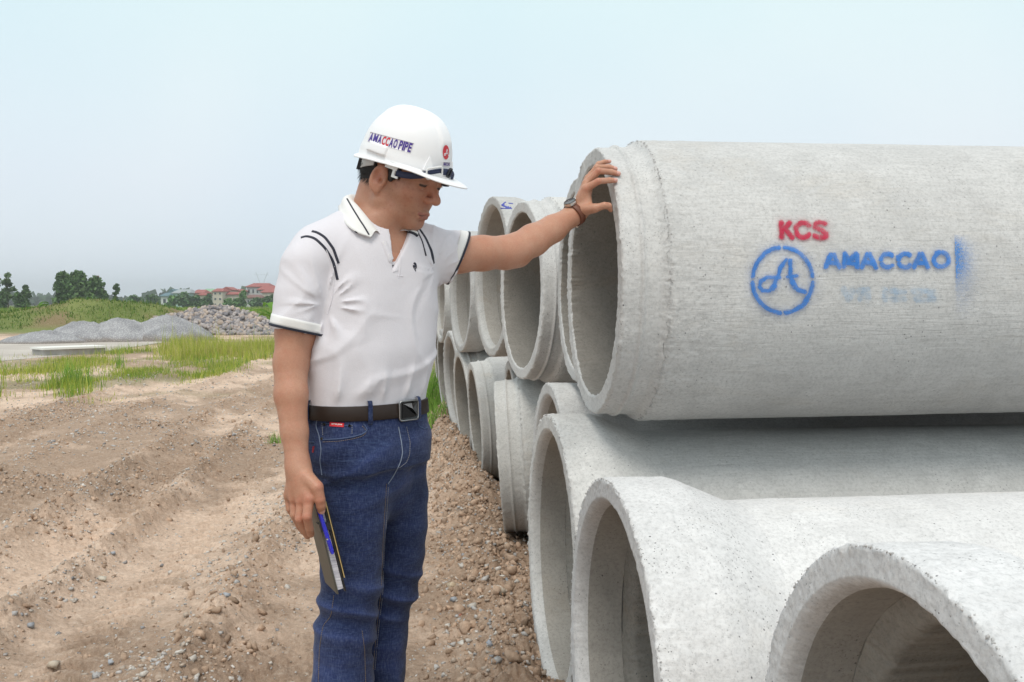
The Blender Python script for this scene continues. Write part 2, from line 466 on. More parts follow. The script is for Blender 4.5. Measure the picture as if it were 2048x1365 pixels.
yq = rg.uniform(8, 21, 3500); xq = yq * rg.uniform(-.56, -.2, 3500); gx.append(xq); gy.append(yq); gs.append(.010 * np.exp(rg.normal(0, .4, 3500)))
gx, gy, gs = map(np.concatenate, (gx, gy, gs))
gs = np.clip(gs, .0022, .019)
gz = ground_h(gx, gy) + gs * .12
V, F = rocks(np.stack([gx, gy, gz], -1), gs * 1.15, rg, base=CHIP, jag=.55)
cc = STONE_COLS[rg.choice(len(STONE_COLS), len(gs), p=SW / SW.sum())] * rg.uniform(.8, 1.12, (len(gs), 1))
cc = cc * .78 + np.array([.42, .33, .25]) * .22
obj("gravel", V, F, mstone, smooth=False, colors=np.repeat(cc, 8, 0), kind="stuff", label="loose gravel of grey, white and tan pebbles strewn over the dirt track", cat="gravel")
cx_, cy_ = scatter(9000, 'berm'); c2, d2 = scatter(2500, 'line'); c3, d3 = scatter(3500, 'patch')
cx_, cy_ = np.r_[cx_, c2, c3], np.r_[cy_, d2, d3]
cs_ = np.clip(.0085 * np.exp(rg.normal(0, .55, len(cx_))), .003, .030)
cs_[9000:] *= .8
V, F = rocks(np.stack([cx_, cy_, ground_h(cx_, cy_) + cs_ * .15], -1), cs_, rg, base=ICO1, squash=(.5, 1.1), jag=.55, flatz=False)
cc = np.array([.54, .395, .29]) * rg.uniform(.75, 1.3, (len(cs_), 1))
obj("dirt_clods", V, F, mclod, smooth=False, colors=np.repeat(cc, len(ICO1[0]), 0), kind="stuff", label="crumbled brown earth clods heaped in a low bank along the pipes", cat="earth")
# the few stones that stand out
for px_, py_, s, col, lab in (
    (905, 1176, .036, (.62, .50, .36), "tan flat stone at the left foot of the earth bank, largest there"),
    (908, 1196, .022, (.38, .40, .43), "blue grey stone just below the large tan stone"),
    (1012, 1168, .030, (.36, .39, .42), "dark grey angular stone on the bank beside the big pipe mouth"),
    (1000, 1200, .034, (.64, .56, .46), "cream coloured stone high on the bank near the pipes"),
    (1056, 1212, .020, (.52, .28, .10), "orange stone tight against the rim of the bell pipe"),
    (920, 1232, .017, (.46, .20, .14), "brick red pebble on the lower slope of the bank"),
    (981, 1285, .024, (.42, .45, .50), "bluish stone in the lowest part of the bank, in front"),
    (226, 1110, .024, (.40, .43, .47), "grey blue stone on the heap of rubble in the track"),
    (452, 1203, .030, (.43, .46, .50), "rounded grey stone at the edge of the gravel strip near the trousers"),
    (60, 1255, .026, (.37, .39, .42), "dark blue grey stone near the left foreground"),
    (108, 1340, .034, (.60, .52, .42), "pale tan flat stone at the very front left"),
    (222, 1327, .020, (.42, .44, .47), "blue grey pebble at the front left, right of the pale flat one"),
    (371, 1238, .026, (.52, .44, .36), "brownish stone alone in the rut bottom"),
    (205, 1163, .026, (.64, .58, .48), "cream stone beside the overturned clod on the track")):
    q = G(px_, py_); z = float(ground_h(q[0], q[1])); q = G(px_, py_, z)
    rr = np.random.RandomState(int(px_ * 7 + py_))
    V, F = rocks(np.zeros((1, 3)), [s * .85], rr, base=CHIP, squash=(.5, .8), jag=.5)
    obj("stone", V, F, mstone, smooth=False, colors=np.tile(col, (len(V), 1)), label=lab, cat="stone", loc=(q[0], q[1], float(ground_h(q[0], q[1])) + s * .25))
# ------------------------------------------------------------------ concrete pipes
mc_side = concrete("concrete_pale", (.655, .65, .64))
mc_rough = concrete("concrete_rough", (.675, .67, .66), streak=.4, pits=1.5, stain_amt=.2)
mc_old = concrete("concrete_grey", (.58, .575, .56), streak=.7, pits=1.3, stain_amt=.45)
mc_in_shaded = concrete("concrete_bore_shaded", (.33, .31, .28), streak=.25, pits=1.8, stain=(.30, .24, .18), stain_amt=.5)  # browner bore concrete, darkened further so its colour carries the interior shade
mc_mid_shaded = concrete("concrete_socket_shaded", (.46, .435, .40), streak=.3, pits=1.6, stain=(.38, .31, .24), stain_amt=.5)  # brownish socket tone, a painted step of shade between rim and bore
mcr = mat('crumb', (.45, .44, .43), .95)
mc_palest = concrete("concrete_palest", (.76, .755, .755), streak=.35, pits=1.8, stain=(.60, .53, .45), stain_amt=.3)  # palest base tone, for the two nearest bottom pipes
def frame(s, tilt):
    x = np.array([1.0, s, tilt]); x /= np.linalg.norm(x)
    y = np.cross([0, 0, 1.0], x); y /= np.linalg.norm(y); z = np.cross(x, y)
    return np.stack([x, y, z], 1)          # columns: pipe axis, sideways, up
def ring_mesh(prof, nseg, seed, rough=.0005, rag=None):
    """prof: (x, r, raggedness) around the pipe axis; rows that are ragged are pushed about by noise"""
    prof = np.asarray(prof, float); n = len(prof)
    th = np.arange(nseg) * 2 * math.pi / nseg
    T, X = np.meshgrid(th, prof[:, 0], indexing='xy'); R = np.repeat(prof[:, 1][:, None], nseg, 1); Q = np.repeat(prof[:, 2][:, None], nseg, 1)
    cx, cy = np.cos(T) * R, np.sin(T) * R
    n1 = fbm(cx * 26 + 3, cy * 26, X * 26 + seed, o=4, seed=seed, gain=.65)
    n2 = fbm(cx * 90, cy * 90, X * 90 + seed, o=2, seed=seed + 5)
    n3 = fbm(cx * 5, cy * 5, X * 5 + seed, o=2, seed=seed + 9)
    chip = np.clip(n3 - .45, 0, 1)
    R = R + n3 * .0009 + rough * n1 + Q * (n1 * .35 + n2 * .9)
    X = X + Q * (n2 * .8 + .5 * fbm(cx * 55 + 9, cy * 55, X * 20, o=3, seed=seed + 3)) + Q * chip * 3.0
    V = np.stack([X, np.cos(T) * R, np.sin(T) * R], -1).reshape(-1, 3)
    return V, grid_faces(n, nseg, False, True)[:, ::-1]
def seg(a, b, n, end=False):
    """n rows from a to b, (x, r, rag)"""
    a = np.array(a, float); b = np.array(b, float)
    t_ = np.linspace(0, 1, n + (1 if end else 0), endpoint=end)
    return [tuple(a + (b - a) * q) for q in t_]
def make_pipe(name, centre, R, s, tilt, kind, label, m_end, m_bar, seed, L=2.45, nseg=420, det=1.0, grooves=True):
    fr = frame(s, tilt)
    root = empty(name, None, label, "concrete pipe", "concrete pipes stacked in two rows beside the track")
    M = Matrix(((*fr[0], centre[0]), (*fr[1], centre[1]), (*fr[2], centre[2]), (0, 0, 0, 1)))
    root.matrix_world = M
    k = lambda q: max(1, int(q * det))
    if kind == 'spigot':
        w = .057; B = R + .024
        end = (seg((.35, R - w, 0), (.02, R - w, 0), k(14)) + seg((.012, R - w, .003), (.0, R - w + .004, .004), 2) + seg((0, R - w + .006, .001), (0, R - .006, .001), k(8)) +
               seg((0, R - .004, .004), (.005, R, .004), 2) + seg((.008, R + .0005, .0008), (.05, R + .001, .0004), k(8)))
        if grooves: end += seg((.052, R + .001, 0), (.056, R + .008, 0), 2) + seg((.060, R + .009, 0), (.067, R + .002, 0), 2)
        end += seg((.07, R + .002, .0003), (.108, R + .004, .0006), k(6)) + seg((.110, R + .005, .003), (.124, B - .006, .005), 3, True)
        bar = (seg((.1241, B - .007, .004), (.135, B, .003), 3) + seg((.14, B, .0015), (.30, B, .0002), k(22)) + seg((.31, B, 0), (L, B, 0), k(26), True) +
               [(L, B - .001, 0), (L, R - w, 0)] + seg((L - .01, R - w, 0), (.3501, R - w, 0), 12, True))
        endname = "spigot_end"
    else:
        B = R - .060; w = .058; ri = R - .060; rb = B - .057
        end = (seg((.13, ri - .005, 0), (.03, ri - .002, 0), k(10)) + seg((.026, ri, .0006), (.008, ri + .006, .0006), 3) + seg((.0, ri + .014, .0008), (0, R - .006, .0012), k(8)) +
               seg((0, R - .003, .005), (.006, R, .005), 2) + seg((.010, R + .001, .002), (.145, R, .0006), k(18)) + seg((.15, R - .002, .0004), (.165, R - .006, .0004), 2) +
               seg((.17, R - .008, .0004), (.285, B + .003, .0003), k(12)) + [(.295, B + .0005, .0002), (.31, B, .0002)])
        bar = (seg((.3101, B, .0002), (.45, B, .0002), k(12)) + seg((.46, B, 0), (L, B, 0), k(24), True) + [(L, B - .001, 0), (L, rb, 0)] + seg((L - .01, rb, 0), (.17, rb, 0), 14) +
               seg((.165, rb, .003), (.15, rb + .004, .004), 2) + seg((.148, rb + .008, .003), (.1302, ri - .0052, .002), 4, True))
        endname = "bell_end"
    for nm, pr, m_ in ((endname, end, m_end), ("barrel", bar, m_bar)):
        V, F = ring_mesh(pr, nseg, seed); me = mesh_from(nm, V, F, m_); me.materials.append(mc_in_shaded if nm == 'barrel' else (mc_mid_shaded if kind == 'bell' else mc_in_shaded))
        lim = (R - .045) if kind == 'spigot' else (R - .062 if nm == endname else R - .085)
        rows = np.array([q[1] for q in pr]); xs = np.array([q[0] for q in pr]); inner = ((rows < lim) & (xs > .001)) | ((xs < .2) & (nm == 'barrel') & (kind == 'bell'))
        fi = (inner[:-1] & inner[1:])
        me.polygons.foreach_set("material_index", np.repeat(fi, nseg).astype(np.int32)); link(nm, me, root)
    nc = 520 if nseg > 800 else (260 if nseg > 300 else 0)
    if nc:
        rc_ = np.random.RandomState(seed); th = rc_.uniform(0, 6.283, nc); rr_ = R - .0015 - np.abs(rc_.normal(0, .0016, nc)); xo = rc_.normal(.0015, .0015, nc)
        if nm == 'barrel' and kind == 'spigot': xo = .1245 + np.abs(rc_.normal(0, .006, nc)); rr_ = np.full(nc, R + .0225)
        V, F = rocks(np.stack([xo, np.cos(th) * rr_, np.sin(th) * rr_], -1), np.clip(np.exp(rc_.normal(-6.4, .4, nc)), .0008, .0030), rc_, jag=.4, flatz=False)
        link('rim_crumbs', mesh_from('rim_crumbs', V, F, mcr, False), root, kind='stuff')
    return root, fr
H = 1.27
PIPES = [ # name key, D, X/D, Z/D, R, yaw slope, tilt, kind, label
 ('T1', 2.97, .083, .023, .41, .125, .006, 'spigot', "nearest top pipe, with red and blue stencilled marks and the hand on its rim"),
 ('T1b', 3.84, .0664, .0243, .41, .13, .0, 'spigot', "top pipe almost hidden right behind the marked one, only its thin left rim showing"),
 ('T2', 4.72, .0084, .0139, .44, .24, .0, 'spigot', "top row pipe with a wide open rough mouth, under the forearm and wrist"),
 ('T3', 5.63, -.0225, .0281, .47, .25, .0, 'bell', "top row bell pipe with blue scrawl on its crest, behind the elbow"),
 ('T4', 7.40, -.055, .0126, .47, .24, .0, 'bell', "top row bell pipe just below the white sleeve cuff"),
 ('T5', 9.3, -.0762, .0052, .43, .2, .0, 'bell', "narrow seen top row pipe next to the shirt, below the armpit"),
 ('T6', 11.0, -.0815, .004, .43, .2, .0, 'bell', "farthest top row pipe, a thin sliver along the shirt edge"),
 ('L4', 1.257, .4108, -.6328, .46, .13, .0, 'bell', "nearest bottom pipe in the lower right corner, looking into its bell"),
 ('L3', 2.165, .1025, -.3986, .457, .13, .0, 'bell', "bottom bell pipe with a grey smudge on its crest, second from the lower right"),
 ('L2', 3.09, .0392, -.2698, .47, .13, .0, 'bell', "bottom bell pipe directly under the stencilled pipe"),
 ('L1', 4.0, .0385, -.199, .46, .13, .0, 'bell', "recessed bottom bell pipe, its pale crest left of the stencilled pipe's foot"),
 ('S', 5.0, -.0128, -.161, .396, -.005, .075, 'spigot', "bottom pipe whose grooved end is seen from outside, beside the bell pipes"),
 ('Sr', 5.86, -.002, -.128, .40, .10, .03, 'spigot', "set back bottom pipe with only its upper edge showing, behind the grooved end"),
 ('S2', 6.72, -.0395, -.1232, .415, .15, .075, 'spigot', "bottom pipe with grooved end and tall narrow open mouth beside the bank"),
 ('S3', 7.58, -.0531, -.1055, .428, .2, .08, 'spigot', "slanting bottom pipe with pale chipped rim, beyond the two grooved ends"),
 ('S4', 8.48, -.0639, -.0823, .455, .22, .07, 'bell', "bottom bell pipe with smooth inner lip, just above the tip of the earth bank"),
 ('S5', 9.4, -.0735, -.0705, .41, .2, .05, 'spigot', "bottom pipe next to the grass, leftmost one clearly seen"),
 ('S6', 10.4, -.0765, -.066, .41, .2, .05, 'spigot', "farthest bottom pipe, a grey sliver behind the leftmost one"),
]
PIPE = {}
for i, (key, D, xd, zd, R, s, tl, kind, lab) in enumerate(PIPES):
    c = (xd * D, D, H + zd * D)
    big = key in ('T1', 'L2', 'L3', 'L4')
    me_, mb_ = (mc_rough, mc_side) if key[0] in 'TL' else (mc_old, mc_old)
    if key in ('L3', 'L4'): me_ = mb_ = mc_palest
    if key in ('T4', 'T5', 'T3'): me_ = mc_old
    r_, fr_ = make_pipe("concrete_pipe", c, R, s, tl, kind, lab, me_, mb_, 100 + i * 7, nseg=900 if big else (420 if D < 7 else 200), det=1.6 if big else (1.0 if D < 7 else .6), L=2.9)
    PIPE[key] = (r_, fr_, np.array(c), R)
# timber bearers the bottom row lies on
mw = mat("old_timber", (.12, .095, .075), .9); t = NT(mw)
t.base(t.ramp(t.noise(12, 5, .6, vec=t.coord((1, .1, 3))), [(.3, (.06, .05, .04)), (.7, (.2, .16, .12))]))
for xo, lab in ((.32, "dark timber bearer under the mouths of the bottom pipes"), (1.7, "dark timber bearer under the far half of the bottom pipes")):
    ys = np.linspace(.6, 10.8, 60); top = []
    for key, D, xd, zd, R, s, tl, kind, _ in PIPES:
        if key[0] in 'LS': top.append((D, H + zd * D - R * (1 if kind == 'spigot' else .93) - .01))
    top.sort(); tz = np.interp(ys, [q[0] for q in top], [q[1] for q in top])
    xs = np.interp(ys, [1.26, 3, 5, 8.5, 10.4], [.52, .15, -.02, -.5, -.75]) + xo
    V = np.concatenate([np.stack([xs + a_, ys, tz + b_], -1) for a_, b_ in ((-.05, 0), (.05, 0), (.05, -.12), (-.05, -.12))])
    n_ = len(ys); f = []
    for q in range(4):
        for j in range(n_ - 1): f.append((q * n_ + j, q * n_ + j + 1, ((q + 1) % 4) * n_ + j + 1, ((q + 1) % 4) * n_ + j))
    f += [(0, n_, 2 * n_, 3 * n_), (n_ - 1, 4 * n_ - 1, 3 * n_ - 1, 2 * n_ - 1)]
    obj("timber_bearer", V, f, mw, smooth=False, label=lab, cat="timber")
# wedges that keep the top row from rolling
def wedge(c, fr, sgn, R):
    v = np.array([[-.06, 0, 0], [.06, 0, 0], [-.06, sgn * .14, 0], [.06, sgn * .14, 0], [-.06, sgn * .14, .075], [.06, sgn * .14, .075]])
    f = [(0, 1, 3, 2), (2, 3, 5, 4), (0, 4, 5, 1), (0, 2, 4), (1, 5, 3)]
    return v @ fr.T + c, f

# ---- sprayed stencil marks on the nearest top pipe
def soft(d, w, blur): return 1 - sstep(w - blur * .3, w + blur, d)
def seg_d(px, py, a, b):
    ax, ay = a; bx, by = b; dx, dy = bx - ax, by - ay
    t_ = np.clip(((px - ax) * dx + (py - ay) * dy) / (dx * dx + dy * dy + 1e-9), 0, 1)
    return np.hypot(px - ax - t_ * dx, py - ay - t_ * dy)
def poly_d(px, py, pts):
    d = np.full(px.shape, 1e9)
    for a_, b_ in zip(pts[:-1], pts[1:]): d = np.minimum(d, seg_d(px, py, a_, b_))
    return d
def zz(pts, ox=1400, oy=400, s=2048 / 648.): return [(ox + x / s, oy + y / s) for x, y in pts]
def arc(cx, cy, rx, ry, a0, a1, n=14):
    return [(cx + rx * math.cos(math.radians(a)), cy + ry * math.sin(math.radians(a))) for a in np.linspace(a0, a1, n)]
RED, BLUE, FAINT, SMEAR = [], [], [], []
for p_ in ([(515, 145), (517, 235)], [(568, 148), (525, 185)], [(540, 185), (580, 235)],           # K
           arc(652, 188, 46, 42, 190, 318), arc(652, 192, 46, 44, 38, 165),                        # C, cut by the stencil
           arc(762, 168, 36, 24, 320, 170), [(735, 175), (775, 195), (800, 222)], arc(762, 218, 38, 22, -10, 150)):  # S
    RED.append((zz(p_), 3.9))
CX, CY, RX, RY = 522, 508, 190, 207
for a0, a1 in ((-173, -97), (-86, -8), (4, 84), (95, 176)): BLUE.append((zz(arc(CX, CY, RX, RY, a0, a1, 24)), 3.2))
for p_, w in (([(548, 380), (536, 398)], 2.4), ([(528, 405), (510, 430), (490, 480), (470, 540), (440, 575), (400, 578), (378, 550), (385, 510), (420, 492), (500, 488)], 3.0),
              ([(572, 385), (572, 470), (590, 530), (620, 570), (662, 582)], 3.4), ([(556, 488), (612, 482)], 2.6), ([(470, 545), (455, 560)], 5.0), ([(585, 520), (600, 550)], 5)):
    BLUE.append((zz(p_), w))
def Aw(x): return [[(x - 45, 425), (x - 12, 345)], [(x + 6, 345), (x + 40, 425)], [(x - 22, 398), (x - 5, 398)], [(x + 6, 400), (x + 22, 400)]]
BL = Aw(840) + [[(912, 425), (915, 340)], [(915, 340), (945, 385)], [(955, 380), (985, 340)], [(990, 345), (995, 425)], [(930, 400), (980, 405)]] + Aw(1068)
BL += [arc(1186, 384, 44, 42, -50, -168), arc(1186, 384, 44, 42, 50, 150)]
BL += [arc(1298, 384, 46, 42, -50, -168), arc(1298, 384, 46, 42, 50, 150)] + Aw(1400)
BL += [arc(1525, 378, 46, 46, -75, 80), arc(1525, 378, 46, 46, 100, 255)]
for p_ in BL: BLUE.append((zz(p_), 3.8))
for p_ in ([(910, 565), (935, 630)], [(960, 570), (945, 625)], [(1000, 575), (1030, 570), (1015, 625)], [(1060, 570), (1062, 630)], [(1170, 575), (1170, 630)], [(1210, 575), (1290, 578)],
           [(1215, 630), (1290, 628)], [(1245, 580), (1250, 625)], [(1350, 578), (1400, 580), (1370, 630), (1410, 632)], [(1430, 580), (1475, 582), (1445, 630), (1480, 630)]):
    FAINT.append((zz(p_), 5.0))
rT1, frT1, cT1, RT1 = PIPE['T1']
BT1 = RT1 + .024 + .0045
def paint_patch(name, px0, px1, py0, py1, color, alpha_fn, off=0.0, n=(260, 140)):
    corners = []
    for px_, py_ in ((px0, py0), (px1, py0), (px0, py1), (px1, py1)):
        o_ = (CAM - cT1) @ frT1; d_ = ray(px_, py_) @ frT1
        A_ = d_[1] ** 2 + d_[2] ** 2; B_ = 2 * (o_[1] * d_[1] + o_[2] * d_[2]); C_ = o_[1] ** 2 + o_[2] ** 2 - BT1 ** 2
        tt = (-B_ - math.sqrt(B_ * B_ - 4 * A_ * C_)) / (2 * A_); q = o_ + d_ * tt
        corners.append((q[0], math.atan2(q[2], q[1])))
    corners = np.array(corners)
    xs = np.linspace(corners[:, 0].min(), corners[:, 0].max(), n[0])
    an = np.unwrap(corners[:, 1] % (2 * math.pi)); th = np.linspace(an.min(), an.max(), n[1])
    Xs, Th = np.meshgrid(xs, th, indexing='ij')
    L_ = np.stack([Xs, np.cos(Th) * (BT1 + off), np.sin(Th) * (BT1 + off)], -1)
    W_ = L_ @ frT1.T + cT1
    qx, qy = project(W_)
    # raggedness of the sprayed edge lives on the surface itself
    g1 = fbm(Xs * 260, Th * 260 * BT1, o=2, seed=77); g2 = fbm(Xs * 60, Th * 60 * BT1, o=2, seed=78)
    a_ = alpha_fn(qx + g2 * 1.2, qy + g2 * 1.0)
    g3 = fbm(Xs * 420, Th * 420 * BT1, o=1, seed=79)
    a_ = np.clip(a_ * (1 + .25 * g1) - .14 * np.clip(g1 + g3, 0, 1), 0, 1) * (.86 - .22 * np.clip(fbm(Xs * 34, Th * 34 * BT1, o=3, seed=81), 0, 1))
    m_ = mat(name, color, .9, spec=.2); nt = NT(m_)
    nt.l(nt.attr("Paint").outputs['Fac'], nt.b.inputs['Alpha'])
    nt.base(nt.mix(nt.ramp(nt.noise(18, 3), [(.3, 0.0), (.7, .5)]), color, tuple(min(1, c_ * 1.5 + .03) for c_ in color)))
    V = L_.reshape(-1, 3); F = grid_faces(*n)
    av = a_.ravel(); keep = (av[F] > .004).any(1); F = F[keep]
    used = np.unique(F); mp = -np.ones(len(V), int); mp[used] = np.arange(len(used))
    me = mesh_from(name, V[used], mp[F], m_)
    at = me.attributes.new("Paint", 'FLOAT', 'POINT'); at.data.foreach_set("value", av[used].astype(np.float32))
    return link(name, me, rT1)
def strokes_alpha(S, blur, halo=0.0, hw=9):
    def f(x, y):
        r = np.zeros(x.shape)
        for pts, w in S:
            d = poly_d(x, y, pts)
            r = np.maximum(r, soft(d, w, blur)); r = np.maximum(r, halo * np.exp(-np.clip(d - w, 0, 99) / hw))
        return r
    return f
paint_patch("red_stencil_letters", 1540, 1672, 428, 492, (.45, .015, .055), strokes_alpha(RED, 4.4, .30, 5), n=(150, 80))
paint_patch("blue_stencil_emblem", 1484, 1646, 476, 650, (.03, .17, .52), strokes_alpha([b for b in BLUE[:10]], 3.8, .30, 7), .0004, n=(190, 190))
paint_patch("blue_stencil_letters", 1636, 1912, 486, 548, (.03, .17, .52), strokes_alpha(BLUE[10:], 3.4, .24, 5), .0008, n=(300, 80))
paint_patch("faded_blue_marks", 1676, 1880, 560, 616, (.16, .36, .60), lambda x, y: .36 * strokes_alpha(FAINT, 4.5, .3, 6)(x, y) * (.7 + .5 * vnoise(x / 9, y / 9, seed=5)), .0012, n=(200, 70))
def smear(x, y):
    ex = x - 1909.5 - (y - 480) * .012
    s_ = (1 - sstep(0, 1, 0 - ex)) * np.exp(-np.clip(ex, 0, 999) / 12.) * np.exp(-np.abs((y - 516) / 36.) ** 3) * 1.7
    s2 = (ex > 0) * .32 * np.exp(-((ex - 10) / 28.) ** 2) * np.exp(-((y - 550) / 60.) ** 2)
    return np.clip((s_ + s2) * (.75 + .9 * vnoise(x * .9, y * .9, seed=9)) * (x > 1904), 0, 1)
paint_patch("blue_overspray", 1905, 1990, 470, 640, (.04, .20, .55), smear, .0016, n=(120, 150))
# blue scrawl on the crest of the pipe behind the elbow
def bvh_of(*objs):
    vs, fs, o = [], [], 0
    bpy.context.view_layer.update()
    for ob in objs:
        me = ob.data; M_ = np.array(ob.matrix_world)
        v = np.empty(len(me.vertices) * 3); me.vertices.foreach_get("co", v); v = v.reshape(-1, 3) @ M_[:3, :3].T + M_[:3, 3]
        vs.append(v); fs += [tuple(x + o for x in p.vertices) for p in me.polygons]; o += len(v)
    return BVHTree.FromPolygons([tuple(x) for x in np.concatenate(vs)], fs)
def hit(b, px, py):
    """where the line of sight through px, py meets a surface: point and outward normal"""
    d = ray(px, py); d = d / np.linalg.norm(d)
    loc, nor, _, _ = b.ray_cast(Vector(CAM), Vector(d))
    if loc is None: return None
    nor = np.array(nor)
    if nor @ d > 0: nor = -nor
    return np.array(loc), nor
def surf_tube(b, pts, r, n=40, lift=0.0, nt=6):
    q = resample(pts, n); H_ = [hit(b, *p) for p in q]; H_ = [h for h in H_ if h is not None]
    if len(H_) < 2: return None
    P_ = np.array([h[0] + h[1] * lift for h in H_])
    for _ in range(2): P_[1:-1] = (P_[:-2] + 2 * P_[1:-1] + P_[2:]) / 4
    return tube(P_, r, nt)
def surf_strip(b, pts, w, n=40, lift=.0008, th=.0004, pix=True):
    """flat band of width w (metres) laid on a surface along a path"""
    q = resample(pts, n); H_ = [hit(b, *p) for p in q]; H_ = [h for h in H_ if h is not None]
    P_ = np.array([h[0] for h in H_]); N_ = np.array([h[1] for h in H_])
    for _ in range(3):
        N_[1:-1] = (N_[:-2] + N_[1:-1] + N_[2:]) / 3; P_[1:-1] = (P_[:-2] + 2 * P_[1:-1] + P_[2:]) / 4
    N_ /= np.linalg.norm(N_, axis=1)[:, None]
    T_ = np.gradient(P_, axis=0); T_ /= np.linalg.norm(T_, axis=1)[:, None]
    B_ = np.cross(T_, N_); B_ /= np.linalg.norm(B_, axis=1)[:, None]
    ww = np.broadcast_to(np.asarray(w, float), (len(P_),))[:, None] / 2
    rows_ = [P_ - B_ * ww, P_ - B_ * ww * .9 + N_ * (lift + th), P_ + N_ * (lift + th) , P_ + B_ * ww * .9 + N_ * (lift + th), P_ + B_ * ww]
    V = np.stack(rows_, 1).reshape(-1, 3)
    f = grid_faces(len(P_), 5)
    return V, [tuple(x) for x in f.tolist()]
r3 = PIPE['T3'][0]
bv3 = bvh_of(*r3.children)
m_scr = mat("blue_marker", (.09, .11, .42), .9)
sc = []
for pts in ([(1004, 413), (1010, 408), (1006, 416), (1014, 411), (1010, 418), (1019, 412), (1014, 419), (1022, 415)], [(1017, 407), (1026, 408)], [(1002, 417), (1024, 418)], [(1011, 405), (1003, 411)]):
    q = surf_tube(bv3, pts, .004, 24)
    if q: sc.append(q + (None,))
if sc:
    V, F, _ = join(sc); V = (V - PIPE['T3'][2]) @ PIPE['T3'][1]
    obj("blue_scrawl", V, F, m_scr, r3)
